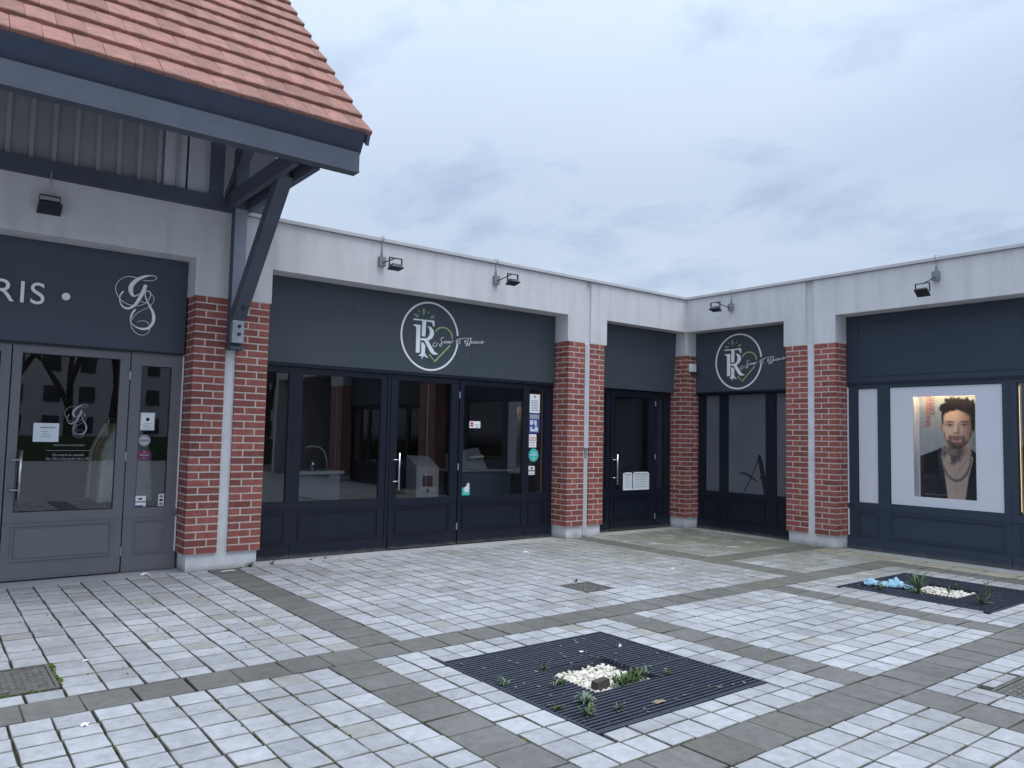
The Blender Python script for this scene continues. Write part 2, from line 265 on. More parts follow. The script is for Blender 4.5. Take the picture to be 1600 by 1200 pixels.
# ------------------------------------------------------------------ mesh helpers
class MB:
    def __init__(s, o=(0, 0, 0)): s.v = []; s.f = []; s.o = o
    def add(s, V, F):
        k = len(s.v); s.v += [(a[0] - s.o[0], a[1] - s.o[1], a[2] - s.o[2]) for a in V]; s.f += [tuple(i + k for i in f) for f in F]; return s
    def box(s, x0, x1, y0, y1, z0, z1):
        return s.add([(x0, y0, z0), (x1, y0, z0), (x1, y1, z0), (x0, y1, z0), (x0, y0, z1), (x1, y0, z1), (x1, y1, z1), (x0, y1, z1)],
                     [(3, 2, 1, 0), (4, 5, 6, 7), (0, 1, 5, 4), (1, 2, 6, 5), (2, 3, 7, 6), (3, 0, 4, 7)])
    def bar(s, a, b, w, h, up=(0, 0, 1)):
        """rectangular bar from a to b; w across, h along 'up'"""
        a = Vector(a); b = Vector(b); d = (b - a).normalized(); sd = d.cross(Vector(up)).normalized(); u = sd.cross(d).normalized()
        V = []
        for p in (a, b):
            for i, j in ((-1, -1), (1, -1), (1, 1), (-1, 1)): V.append(tuple(p + sd * (i * w / 2) + u * (j * h / 2)))
        return s.add(V, [(0, 1, 2, 3), (7, 6, 5, 4), (0, 4, 5, 1), (1, 5, 6, 2), (2, 6, 7, 3), (3, 7, 4, 0)])
    def tube(s, pts, r, n=8):
        P = [Vector(p) for p in pts]; V = []; F = []; rs = r if isinstance(r, (list, tuple)) else [r] * len(P)
        for i, p in enumerate(P):
            d = (P[min(i + 1, len(P) - 1)] - P[max(i - 1, 0)]).normalized(); a = Vector((0, 0, 1)) if abs(d.z) < 0.9 else Vector((1, 0, 0))
            x = d.cross(a).normalized(); y = d.cross(x)
            for k in range(n):
                t = 2 * math.pi * k / n; V.append(tuple(p + x * (math.cos(t) * rs[i]) + y * (math.sin(t) * rs[i])))
        for i in range(len(P) - 1):
            for k in range(n): F.append((i * n + k, i * n + (k + 1) % n, (i + 1) * n + (k + 1) % n, (i + 1) * n + k))
        F.append(tuple(range(n))[::-1]); F.append(tuple((len(P) - 1) * n + k for k in range(n)))
        return s.add(V, F)
    def prism(s, poly, d0, d1):
        """polygon in (u,z), extruded in depth d0..d1 (d0 = front)"""
        ar = sum(poly[i][0] * poly[(i + 1) % len(poly)][1] - poly[(i + 1) % len(poly)][0] * poly[i][1] for i in range(len(poly)))
        if ar < 0: poly = poly[::-1]
        n = len(poly); V = [(p[0], d0, p[1]) for p in poly] + [(p[0], d1, p[1]) for p in poly]
        F = [tuple(range(n)), tuple(range(2 * n - 1, n - 1, -1))] + [(i, n + i, n + (i + 1) % n, (i + 1) % n) for i in range(n)]
        return s.add(V, F)
    def ribbon(s, pts, d0, d1, sub=5):
        """calligraphic stroke in (u,z,width) with smooth centre line, extruded d0..d1"""
        P = [np.array(p, float) for p in pts]; Q = []
        for i in range(len(P) - 1):
            a, b, c, d = P[max(i - 1, 0)], P[i], P[i + 1], P[min(i + 2, len(P) - 1)]
            for k in range(sub):
                t = k / sub; Q.append(0.5 * (2 * b + (c - a) * t + (2 * a - 5 * b + 4 * c - d) * t * t + (-a + 3 * b - 3 * c + d) * t ** 3))
        Q.append(P[-1]); V = []; F = []; n = len(Q)
        for i, q in enumerate(Q):
            t = Q[min(i + 1, n - 1)][:2] - Q[max(i - 1, 0)][:2]; t = t / (np.hypot(*t) + 1e-9); nn = np.array((-t[1], t[0])) * max(q[2], .001) / 2
            for e, dd in ((1, d0), (-1, d0), (-1, d1), (1, d1)): V.append((q[0] + nn[0] * e, dd, q[1] + nn[1] * e))
        for i in range(n - 1):
            for k in range(4): F.append((i * 4 + k, i * 4 + (k + 1) % 4, i * 4 + 4 + (k + 1) % 4, i * 4 + 4 + k))
        F.append((0, 1, 2, 3)[::-1]); F.append(tuple((n - 1) * 4 + k for k in range(4)))
        return s.add(V, F)
    def mesh(s, name, mat, smooth=False):
        me = bpy.data.meshes.new(name); me.from_pydata(s.v, [], s.f); me.materials.append(mat)
        if smooth: me.polygons.foreach_set('use_smooth', [True] * len(me.polygons))
        me.update(); return me
    def build(s, name, mat, parent=None, smooth=False):
        o = bpy.data.objects.new(name, s.mesh(name, mat, smooth)); COL.objects.link(o)
        if parent: o.parent = parent
        return o
def tag(o, label=None, cat=None, group=None, kind=None):
    if label: o['label'] = label
    if cat: o['category'] = cat
    if group: o['group'] = group
    if kind: o['kind'] = kind
    return o
SIDE = {'A': 0.0, 'B': -math.pi / 2}
def empty(name, loc, side='A'):
    """root of a thing; loc in wing coordinates (u along the wing, d into it, z up)"""
    o = bpy.data.objects.new(name, None); COL.objects.link(o); o.empty_display_size = 0.2
    a = SIDE[side]; o.rotation_euler.z = a
    o.location = (loc[0], loc[1], loc[2]) if side == 'A' else (loc[1], -loc[0], loc[2])
    return o
def single(name, mb, mat, side, smooth=False):
    """a one-mesh thing whose MB origin is in wing coordinates"""
    o = mb.build(name, mat, None, smooth); l = mb.o
    o.rotation_euler.z = SIDE[side]; o.location = l if side == 'A' else (l[1], -l[0], l[2]); return o
def inst(name, me, parent, loc, scale=(1, 1, 1), rot=None):
    o = bpy.data.objects.new(name, me); COL.objects.link(o); o.parent = parent; o.location = loc; o.scale = scale
    if rot: o.rotation_euler = rot
    return o
def textmesh(txt, size, mat, name, ext=0.004, align='LEFT'):
    c = bpy.data.curves.new(name, 'FONT'); c.body = txt; c.size = size; c.extrude = ext; c.align_x = align
    t = bpy.data.objects.new('tmp', c); COL.objects.link(t)
    dg = bpy.context.evaluated_depsgraph_get(); me = bpy.data.meshes.new_from_object(t.evaluated_get(dg)); bpy.data.objects.remove(t); bpy.data.curves.remove(c)
    me.name = name; me.materials.clear(); me.materials.append(mat); return me
def text(txt, size, mat, name, parent, loc, ext=0.004, rot=(math.pi / 2, 0, 0), align='LEFT'):
    me = textmesh(txt, size, mat, name, ext, align); o = bpy.data.objects.new(name, me); COL.objects.link(o)
    if parent: o.parent = parent
    o.location = loc; o.rotation_euler = rot; return o

# ------------------------------------------------------------------ ground and paving
g = MB().box(-900, 900, -900, 900, -0.6, -0.20).build('ground', M['asphalt']); tag(g, kind='structure')
def in_view(x, y, mar=0.06):
    v = Vector((x, y, 0)) - Vector(CAM_POS); dz = -v.dot(Vector(CZ))
    if dz < 0.3: return False
    a = v.dot(Vector(CX)) / dz; b = v.dot(Vector(CY)) / dz
    return abs(a) < 0.6668 + mar and abs(b) < 0.5 + mar
def tile_mesh(name, mat, ch=0.018, jit=0.022):
    """unit slab (1 x 1 x 1, top at z=0) with an arris and slightly uneven outline"""
    j = lambda: random.uniform(-jit, jit)
    B = [(-.5 + j(), -.5 + j()), (.5 + j(), -.5 + j()), (.5 + j(), .5 + j()), (-.5 + j(), .5 + j())]
    V = [(x, y, -1) for x, y in B] + [(x, y, -0.09) for x, y in B] + [(x * (1 - 2 * ch), y * (1 - 2 * ch), 0) for x, y in B]
    F = [(0, 1, 5, 4), (1, 2, 6, 5), (2, 3, 7, 6), (3, 0, 4, 7), (4, 5, 9, 8), (5, 6, 10, 9), (6, 7, 11, 10), (7, 4, 8, 11), (8, 9, 10, 11)]
    me = bpy.data.meshes.new(name); me.from_pydata(V, [], F); me.materials.append(mat); me.materials.append(M['bandedge'] if mat.name == 'grey_granite' else M['edge'])
    for k in range(8): me.polygons[k].material_index = 1
    me.update(); return me
TM = {k: [tile_mesh('paving_tile' if k != 'band' else 'granite_slab', M[k]) for _ in range(8)] for k in ('tile', 'band', 'apron')}
def trim(r, holes):
    x0, x1, y0, y1 = r
    for hx0, hx1, hy0, hy1 in holes:
        if x1 <= hx0 + .004 or x0 >= hx1 - .004 or y1 <= hy0 + .004 or y0 >= hy1 - .004: continue
        opts = [((x0, hx0, y0, y1), hx0 - x0), ((hx1, x1, y0, y1), x1 - hx1)], [((x0, x1, y0, hy0), hy0 - y0), ((x0, x1, hy1, y1), y1 - hy1)]
        best = max(opts[0] + opts[1], key=lambda q: q[1])
        if best[1] < 0.03: return None
        x0, x1, y0, y1 = best[0]
    return x0, x1, y0, y1
def bed(name, x0, x1, y0, y1, holes, z=-0.024):
    mb = MB(((x0 + x1) / 2, (y0 + y1) / 2, 0)); R_ = [(x0, x1, y0, y1)]
    for h in holes:
        nr = []
        for a in R_:
            hx0, hx1, hy0, hy1 = max(a[0], h[0]), min(a[1], h[1]), max(a[2], h[2]), min(a[3], h[3])
            if hx0 >= hx1 or hy0 >= hy1: nr.append(a); continue
            nr += [q for q in ((a[0], hx0, a[2], a[3]), (hx1, a[1], a[2], a[3]), (hx0, hx1, a[2], hy0), (hx0, hx1, hy1, a[3])) if q[1] - q[0] > 1e-4 and q[3] - q[2] > 1e-4]
        R_ = nr
    for a in R_: mb.box(a[0], a[1], a[2], a[3], -0.045, z)
    o = mb.build(name, M['joint']); o.location = mb.o; tag(o, kind='structure'); return o
def lay(name, part, x0, x1, y0, y1, orient, kind, pitch, length, holes=(), gap=0.0112):
    """rows with continuous joints along 'orient', stones of uneven length within each row"""
    root = bed(name, x0, x1, y0, y1, holes); cx, cy = root.location[0], root.location[1]
    T = []
    a0, a1, b0, b1 = (x0, x1, y0, y1) if orient == 'y' else (y0, y1, x0, x1)      # a across rows, b along rows
    n = max(1, round((a1 - a0) / pitch)); edges = [a0 + (a1 - a0) * i / n + (random.uniform(-.006, .006) if 0 < i < n else 0) for i in range(n + 1)]
    nb = max(1, round((b1 - b0) / length)); common = [b0 + (b1 - b0) * i / nb for i in range(nb + 1)]
    common = [c + (random.uniform(-.018, .018) if 0 < i < nb else 0) for i, c in enumerate(common)]
    for i in range(n):
        bs = [c + (random.uniform(-.010, .010) if 0 < k < nb else 0) for k, c in enumerate(common)]
        for k in range(len(bs) - 1):
            r = (edges[i], edges[i + 1], bs[k], bs[k + 1]) if orient == 'y' else (bs[k], bs[k + 1], edges[i], edges[i + 1])
            r = trim(r, holes)
            if r: T.append(r)
    vis = [r for r in T if in_view((r[0] + r[1]) / 2, (r[2] + r[3]) / 2)]
    vis.sort(key=lambda r: (r[0] - CAM_POS[0]) ** 2 + (r[2] - CAM_POS[1]) ** 2); vis = vis[:290]; vs = set(vis)
    for r in vis:
        inst(part, random.choice(TM[kind]), root, ((r[0] + r[1]) / 2 - cx, (r[2] + r[3]) / 2 - cy, random.uniform(-.0022, .0015)),
             (r[1] - r[0] - gap, r[3] - r[2] - gap, 0.04), (random.uniform(-.006, .006), random.uniform(-.006, .006), random.choice((0, math.pi)) + random.uniform(-.006, .006)))
    rest = [r for r in T if r not in vs]
    if rest:
        mb = MB()
        for r in rest:
            me = random.choice(TM[kind]); c = ((r[0] + r[1]) / 2 - cx, (r[2] + r[3]) / 2 - cy); zz = random.uniform(-.002, .0015)
            sx, sy = r[1] - r[0] - gap, r[3] - r[2] - gap
            mb.add([(c[0] + v.co.x * sx, c[1] + v.co.y * sy, zz + v.co.z * .04) for v in me.vertices], [tuple(p.vertices) for p in me.polygons])
        ob = mb.build(part + 's_beyond', M[kind], root); ob.data.materials.append(M['bandedge'] if kind == 'band' else M['edge']); tag(ob, kind='stuff')
        ob.data.polygons.foreach_set('material_index', [0 if k % 9 == 8 else 1 for k in range(len(ob.data.polygons))])
    return root
G1 = (-7.55, -6.085, -5.64, -4.165); G2 = (-2.62, -1.14, -5.64, -4.18)
MHL = (-10.18, -9.62, -3.35, -2.80); MHM = (-5.11, -4.75, -3.0, -2.60); MHR = (-5.07, -4.55, -7.03, -6.52)
Y0 = 0.02
lay('paving_bay', 'paving_tile', -13, -7.82, -3.55, Y0, 'y', 'tile', .197, .19, (MHL,))
lay('paving_bay', 'paving_tile', -7.51, -2.55, -3.55, Y0, 'y', 'tile', .197, .19, (MHM,))
lay('paving_bay', 'paving_tile', -2.21, Y0, -2.195, Y0, 'x', 'tile', .19, .197)
lay('paving_bay', 'paving_tile', -2.21, -.42, -3.55, -2.52, 'x', 'tile', .19, .197)
lay('paving_bay', 'paving_tile', -13, -8.2, -8.6, -3.855, 'y', 'tile', .19, .19)
lay('paving_bay', 'paving_tile', -7.895, -5.725, -5.96, -3.855, 'y', 'tile', .18, .193, (G1,))
lay('paving_bay', 'paving_tile', -5.41, -3.425, -5.96, -3.855, 'x', 'tile', .192, .199)
lay('paving_bay', 'paving_tile', -3.105, -.75, -5.96, -3.855, 'x', 'tile', .192, .20, (G2,))
lay('paving_bay', 'paving_tile', -7.895, -5.70, -8.6, -6.265, 'x', 'tile', .185, .198)
lay('paving_bay', 'paving_tile', -5.37, -3.425, -8.6, -6.265, 'x', 'tile', .185, .198, (MHR,))
lay('paving_bay', 'paving_tile', -3.1, -.75, -8.6, -6.265, 'x', 'tile', .19, .198)
lay('paving_apron', 'paving_tile', -.42, Y0, -8.6, -2.52, 'y', 'apron', .145, .36)
for x0, x1, y0, y1, o in ((-7.82, -7.51, -3.55, Y0, 'y'), (-2.55, -2.21, -3.55, Y0, 'y'), (-2.21, Y0, -2.52, -2.195, 'x'), (-13, -.42, -3.855, -3.55, 'x'),
                          (-8.2, -7.895, -8.6, -3.855, 'y'), (-5.725, -5.41, -5.96, -3.855, 'y'), (-3.425, -3.105, -5.96, -3.855, 'y'), (-.75, -.42, -8.6, -3.855, 'y'),
                          (-7.895, -.75, -6.265, -5.96, 'x'), (-5.70, -5.37, -8.6, -6.265, 'y'), (-3.425, -3.1, -8.6, -6.265, 'y')):
    lay('paving_band', 'granite_slab', x0, x1, y0, y1, o, 'band', 1.0, .285, gap=0.007)
# court beyond the camera
mb = MB(); mb.box(-30, -13, -40, 0, -.05, -.002); mb.box(-13, 0, -40, -8.6, -.05, -.002); tag(mb.build('court_paving', M['tile']), kind='structure')
# concrete sills under the shopfronts
tag(MB().box(-13, .36, Y0, .42, -.05, -.003).build('threshold', M['thresh']), kind='structure')
tag(MB().box(Y0, .42, -16, Y0, -.05, -.0035).build('threshold', M['thresh']), kind='structure')
tag(MB().box(-14, 9, .42, 9, -.2, -.01).build('shop_floor', M['roomfloor']), kind='structure')
tag(MB().box(.42, 9, -16, .42, -.2, -.012).build('shop_floor', M['roomfloor']), kind='structure')
# moss cushions in the joints
mo = MB(); random.seed(21)
for _ in range(420):
    if random.random() < .6:
        x = -13 + .197 * (26 - random.randint(0, 15)) + random.uniform(-.006, .006); y = random.uniform(-3.5, -1.2)
        if x > -7.85: continue
        if MHL[0] - .02 < x < MHL[1] and MHL[2] < y < MHL[3]: continue
    elif random.random() < .5:
        x = -13 + .192 * random.randint(13, 25) + random.uniform(-.006, .006); y = random.uniform(-5.6, -3.9)
        if x > -8.2: continue
    else:
        x = random.choice((-7.895, -7.72, -5.725, -8.2, -5.41)) + random.uniform(-.006, .006); y = random.uniform(-5.9, -3.9)
    if random.random() > .35 + 0.65 * (noise.noise((x * 1.3, y * 1.3, 4)) > 0.0): continue
    r = random.uniform(.006, .014); k = 6; st = random.uniform(1, 2.2)
    V = [(x, y, r * .4)] + [(x + math.cos(6.283 * i / k) * r * random.uniform(.6, 1.1) * .8, y + math.sin(6.283 * i / k) * r * st * random.uniform(.7, 1.2), -.005) for i in range(k)]
    mo.add(V, [(0, 1 + i, 1 + (i + 1) % k) for i in range(k)])
for i in range(40):   # along the edge of the manhole frame
    x = MHL[1] + random.uniform(.0, .02); y = random.uniform(MHL[2], MHL[3]); r = random.uniform(.01, .022)
    if i > 22: x, y = random.uniform(MHL[0], MHL[1]), MHL[2] - random.uniform(0, .015)
    V = [(x, y, r * .6)] + [(x + math.cos(1.0472 * k) * r * random.uniform(.6, 1.2), y + math.sin(1.0472 * k) * r * random.uniform(.7, 1.3), -.004) for k in range(6)]
    mo.add(V, [(0, 1 + q, 1 + (q + 1) % 6) for q in range(6)])
tag(mo.build('moss', M['moss'], None, True), 'tiny green moss cushions growing in the paving joints', 'moss', kind='stuff')

# ------------------------------------------------------------------ the two wings of white render and brick
LZ, BT, PL, DP = 3.335, 2.94, 0.18, 0.335
bld = empty('shop_building', (0, 0, 0)); tag(bld, 'single-storey white rendered shop building with red brick pillars around an L-shaped court', 'building')
def wing(side, piers, u0, u1, grooves):
    par = bld
    segs = []; cur = u0
    for gr in grooves + [(u1, u1)]:
        segs.append((cur, gr[0])); cur = gr[1]
    for a, b in segs:
        low = [(max(a, p[0]), min(b, p[1])) for p in piers if p[0] < b and p[1] > a]
        x = a; pts = []
        for p in low:
            if p[0] > x + 1e-6: pts += [(x, LZ), (p[0], LZ)]
            pts += [(p[0], BT), (p[1], BT)]; x = p[1]
        if x < b - 1e-6: pts += [(x, LZ), (b, LZ)]
        poly = [(a, 3.885)] + pts + [(b, 3.885)]
        o = MB().prism(poly, 0, DP).build('wall', M['render'], par); o.rotation_euler.z = SIDE[side]
    for a, b in grooves:
        o = MB().box(a, b, .032, DP, BT, 3.885).build('joint_strip', M['render'], par); o.rotation_euler.z = SIDE[side]
P1, P2, PC = (-8.085, -7.25), (-2.724, -1.907), (0.0, .335)
P3, P4, P5 = (1.873, 2.703), (7.25, 8.06), (12.6, 13.41)
wing('A', [(-13.4, -12.6), P1, P2, PC], -13.4, .335, [(-2.366, -2.251)])
wing('B', [P3, P4, P5], 0, 18, [(2.238, 2.362)])
for side, a, b in (('A', -7.60, .37), ('B', .03, 18)):
    o = MB().box(a, b, -.032, .37, 3.893, 3.932).build('coping', M['coping'], bld); o.rotation_euler.z = SIDE[side]
    o = MB().box(a, b, -.012, .33, 3.885, 3.893).build('drip_joint', M['groove'], bld); o.rotation_euler.z = SIDE[side]
MB().box(-13.4, 9, .335, 9, 3.45, 3.62).build('roof_slab', M['groove'], bld)
MB().box(.335, 9, -18, .335, 3.45, 3.62).build('roof_slab', M['groove'], bld)
MB().box(-13.4, 9, 6.4, 6.6, 0, 3.45).build('rear_wall', M['render'], bld)
MB().box(6.4, 6.6, -18, 6.4, 0, 3.45).build('rear_wall', M['render'], bld)
MB().box(-13.6, -13.4, 0, 6.6, 0, 3.885).build('end_wall', M['render'], bld)
MB().box(0, 6.6, -18.2, -18, 0, 3.885).build('end_wall', M['render'], bld)
# brick pillars
def brick_mesh():
    j = lambda: random.uniform(-.006, .006)
    c = .018; V = []
    for d, k in ((0, c), (.12, 0), (1, 0)):
        for x, z in ((-.5, -.5), (.5, -.5), (.5, .5), (-.5, .5)):
            V.append(((abs(x) - k * .5) * (1 if x > 0 else -1) + j(), d - .5, (abs(z) - k) * (1 if z > 0 else -1) + j()))
    F = [(0, 1, 2, 3), (0, 4, 5, 1), (1, 5, 6, 2), (2, 6, 7, 3), (3, 7, 4, 0), (4, 8, 9, 5), (5, 9, 10, 6), (6, 10, 11, 7), (7, 11, 8, 4)]
    me = bpy.data.meshes.new('brick'); me.from_pydata(V, [], F); me.materials.append(M['brick']); me.update(); return me
BM = [brick_mesh() for _ in range(6)]
NC = 35; CH = (BT - .178) / NC; JT = .0135
def pillar(side, u0, u1, strip, faces, joined=False):
    """white concrete core with a plinth; brick slips 30 mm proud, an open strip up the middle of the front"""
    S = .03; o = ((u0 + u1) / 2, 0, 0)
    root = MB()
    root.box(u0 + S - .002, u1 - S + .002, S, DP + .3, 0, BT)
    p = root.build('pillar', M['plinth'], bld); p.rotation_euler.z = SIDE[side]
    mo = MB()   # mortar backing, slightly behind the brick face
    k = .0025
    runs = []
    if 'front' in faces:
        if strip:
            runs += [('f', u0, strip[0], 1), ('f', strip[1], u1, 0)]
            mo.box(u0 + k, strip[0] - .001, k, S + .004, PL, BT - .001); mo.box(strip[1] + .001, u1 - k, k, S + .004, PL, BT - .001)
    if 'left' in faces: runs.append(('l', 0, DP + .03, 0)); mo.box(u0 + k, u0 + S + .004, S + .004, DP + .03, PL, BT - .001)
    if 'right' in faces: runs.append(('r', 0, DP + .03, 1)); mo.box(u1 - S - .004, u1 - k, S + .004, DP + .03, PL, BT - .001)
    if mo.v: mo.build('mortar', M['mortar'], p)
    jb = MB()
    for c in range(NC):
        z = .178 + CH * (c + .5)
        for kind, a, b, ph in runs:
            Lh = b - a; f = 1 / 3 if (c + ph) % 2 else 2 / 3; cut = a + Lh * f
            if kind == 'f' and 'left' not in faces and False: pass
            for q0, q1 in ((a, cut - JT / 2), (cut + JT / 2, b)):
                if kind == 'f':
                    loc = ((q0 + q1) / 2, S / 2 + random.uniform(-.0008, .0008), z); sc = (q1 - q0, S, CH - JT); rz = 0
                else:
                    a0 = max(q0, S + .0005) if q0 < S else q0
                    uu = u0 + S / 2 if kind == 'l' else u1 - S / 2
                    loc = (uu, (a0 + q1) / 2, z); sc = (q1 - a0, S, CH - JT); rz = -math.pi / 2 if kind == 'l' else math.pi / 2
                me = random.choice(BM)
                if joined:
                    mt = Matrix.LocRotScale(Vector(loc), Matrix.Rotation(rz, 3, 'Z'), Vector(sc))
                    jb.add([tuple(mt @ v.co) for v in me.vertices], [tuple(q.vertices) for q in me.polygons])
                else: inst('brick', me, p, loc, sc, (0, 0, rz))
    if joined and jb.v: tag(jb.build('bricks', M['brick'], p), kind='stuff')
    return p
random.seed(3)
pillar('A', -8.07, -7.265, (-7.735, -7.618), ('front', 'left', 'right'))
pillar('A', -2.705, -1.955, (-2.372, -2.257), ('front', 'left', 'right'))
pillar('B', 1.905, 2.70, (2.25, 2.37), ('front', 'left', 'right'))
pillar('B', 7.26, 8.05, (7.6, 7.72), ('front', 'left', 'right'), True)
pillar('B', 12.61, 13.40, (12.95, 13.07), ('front', 'left', 'right'), True)
pillar('A', -13.39, -12.61, (-13.06, -12.94), ('front', 'left', 'right'), True)
def corner_pillar():
    S = .03; p = MB().box(S, .6, S, .6, 0, BT).build('pillar', M['plinth'], bld); k = .0025
    MB().box(k, S + .004, k, .365, PL, BT - .001).box(S + .004, .365, k, S + .004, PL, BT - .001).build('mortar', M['mortar'], p)
    for c in range(NC):
        z = .178 + CH * (c + .5)
        for kind in 'lf':
            f = 1 / 3 if (c + (kind == 'f')) % 2 else 2 / 3; Lh = .365; cut = Lh * f
            for q0, q1 in ((0, cut - JT / 2), (cut + JT / 2, Lh)):
                wrap = (c % 2 == 0) == (kind == 'l')
                a0 = q0 if (q0 > 0 or wrap) else S + .0005
                if kind == 'l': loc = (S / 2, (a0 + q1) / 2, z); rz = -math.pi / 2
                else: loc = ((a0 + q1) / 2, S / 2, z); rz = 0
                inst('brick', random.choice(BM), p, loc, (q1 - a0, S, CH - JT), (0, 0, rz))
corner_pillar()
# metal joint covers on the open strips
for side, u, z0, z1 in (('A', -2.314, .03, 2.92),):
    c = MB().box(u - .040, u + .040, .012, .031, z0, 1.18).box(u - .048, u + .048, .004, .031, 1.34, z1).build('joint_cover', M['coping'], bld)
    MB().box(u - .02, u + .03, .020, .031, 1.18, 1.34).build('joint_cover', M['steel'], bld)
# white sealant strips between brick reveal and joinery
for side, u in (('A', -8.083), ('B', 2.709)):
    for z0, z1 in ((.19, .56), (.64, 2.30)):
        q = MB().box(u - .006, u + .006, DP - .022, DP - .004, z0, z1).build('seal_strip', M['white'], bld); q.rotation_euler.z = SIDE[side]

# ------------------------------------------------------------------ shopfronts
def bead(mb, u0, u1, z0, z1, d, w=.016, t=.010):
    """raised moulding round a panel"""
    mb.box(u0, u1, d - t, d + .004, z0, z0 + w); mb.box(u0, u1, d - t, d + .004, z1 - w, z1)
    mb.box(u0, u0 + w, d - t, d + .004, z0 + w, z1 - w); mb.box(u1 - w, u1, d - t, d + .004, z0 + w, z1 - w)
def unit(par, o, u0, u1, gu0, gu1, gz0, gz1, z1, frm, pane, d=DP, name='window', base=.155, kick=(.17, .54), kin=None, gname='pane', z0=0.004, seal=True):
    """one bay of joinery: stiles, rails, a glazed light above a moulded kick panel"""
    mb = MB(o); t = .055
    mb.box(u0, gu0, d, d + t, z0, z1); mb.box(gu1, u1, d, d + t, z0, z1)
    mb.box(gu0, gu1, d, d + t, gz1, z1); mb.box(gu0, gu1, d, d + t, z0, gz0)
    mb.box(u0 + .002, u1 - .002, d - .012, d + .01, z0, base)                  # plinth board
    k0, k1 = kin or (gu0, gu1)
    bead(mb, k0 - .005, k1 + .005, kick[0] + .02, kick[1], d); bead(mb, k0 + .022, k1 - .022, kick[0] + .048, kick[1] - .028, d, .008, .005)
    mb.box(u0 + .002, u1 - .002, d - .006, d + .01, kick[1] + .022, kick[1] + .036)   # mid rail lip
    w = mb.build(name, frm, par)
    if seal:
        s = MB(o); b = .007
        s.box(gu0, gu0 + b, d + .012, d + .03, gz0, gz1); s.box(gu1 - b, gu1, d + .012, d + .03, gz0, gz1)
        s.box(gu0 + b, gu1 - b, d + .012, d + .03, gz0, gz0 + b); s.box(gu0 + b, gu1 - b, d + .012, d + .03, gz1 - b, gz1)
        s.build('seal', M['rubber'], w)
    if pane: MB(o).box(gu0 + .001, gu1 - .001, d + .024, d + .032, gz0 + .001, gz1 - .001).build(gname, pane, w)
    return w
def handle(par, o, u, z0, z1, d=DP, dirn=-1):
    mb = MB(o); y = d - .065
    mb.tube([(u, y, z0), (u, y, z1)], .0135, 10)
    for z in (z0 + .11, z1 - .09): mb.tube([(u, y, z), (u + dirn * .075, y + .012, z), (u + dirn * .08, d, z)], .008, 6)
    mb.build('handle', M['chrome'], par, True)
    MB(o).tube([(u + dirn * .07, d - .006, z0 + .16), (u + dirn * .07, d + .002, z0 + .16)], .013, 10).build('lock', M['chrome'], par)
def hinge(par, o, u, zs, d=DP):
    for z in zs: MB(o).tube([(u, d - .012, z - .045), (u, d - .012, z + .045)], .010, 8).build('hinge', M['steel'], par)

TR_POLY = [[(-0.2751, 0.2132), (0.0558, 0.217), (0.0583, 0.1397), (0.043, 0.1353), (0.0225, 0.1897), (-0.0706, 0.1984), (-0.0799, -0.0114), (-0.1339, -0.0119), (-0.1334, 0.1981), (-0.2585, 0.1937)], [(-0.2776, 0.1323), (-0.2247, 0.138), (-0.1593, 0.1356), (-0.1586, -0.2346), (-0.2193, -0.2378), (-0.2203, 0.1031), (-0.256, 0.1198)], [(-0.0468, 0.1353), (0.0083, 0.1223), (0.048, 0.0839), (0.0553, 0.0281), (0.0295, -0.0215), (-0.0187, -0.0543), (-0.0315, -0.063), (0.028, -0.1439), (0.074, -0.2058), (0.1243, -0.2251), (0.1192, -0.2378), (0.0532, -0.2432), (0.0085, -0.216), (-0.0943, -0.066), (-0.1642, -0.0679), (-0.163, -0.0417), (-0.0521, -0.0312), (-0.0205, 0.0018), (-0.0079, 0.05), (-0.0182, 0.096)], [(-0.1387, -0.0934), (-0.1151, -0.0913), (-0.076, -0.1297), (-0.0803, -0.2281), (-0.0551, -0.268), (-0.0274, -0.2844), (-0.0326, -0.2914), (-0.0653, -0.2874), (-0.0932, -0.2617), (-0.0975, -0.2947), (-0.1093, -0.2631), (-0.1165, -0.3055), (-0.1235, -0.32), (-0.1282, -0.2785), (-0.1625, -0.2767), (-0.1787, -0.2733), (-0.1419, -0.2518), (-0.1322, -0.2231)]]
TR_LEAF = [[(-0.1147, 0.381), (-0.0895, 0.3418), (-0.0957, 0.2988), (-0.1088, 0.2692), (-0.128, 0.2951), (-0.1369, 0.3362)], [(-0.2718, 0.2739), (-0.2347, 0.2782), (-0.183, 0.2654), (-0.2013, 0.2354), (-0.228, 0.2371), (-0.2553, 0.2572)], [(0.0632, 0.2935), (0.0478, 0.2586), (0.0155, 0.2361), (-0.0127, 0.2613), (0.0141, 0.2784)], [(-0.1994, 0.3382), (-0.1722, 0.3274), (-0.1692, 0.3025), (-0.1954, 0.3153)], [(-0.021, 0.3451), (-0.0255, 0.3163), (-0.052, 0.2945), (-0.0475, 0.3232)]]
TR_HEART = [[(0.0761, 0.0679), (0.1189, 0.1148), (0.1794, 0.1372), (0.2412, 0.1369), (0.2986, 0.1093), (0.3397, 0.0655), (0.353, 0.0045)], [(-0.0069, -0.2453), (0.0783, -0.3371), (0.322, -0.0941)]]
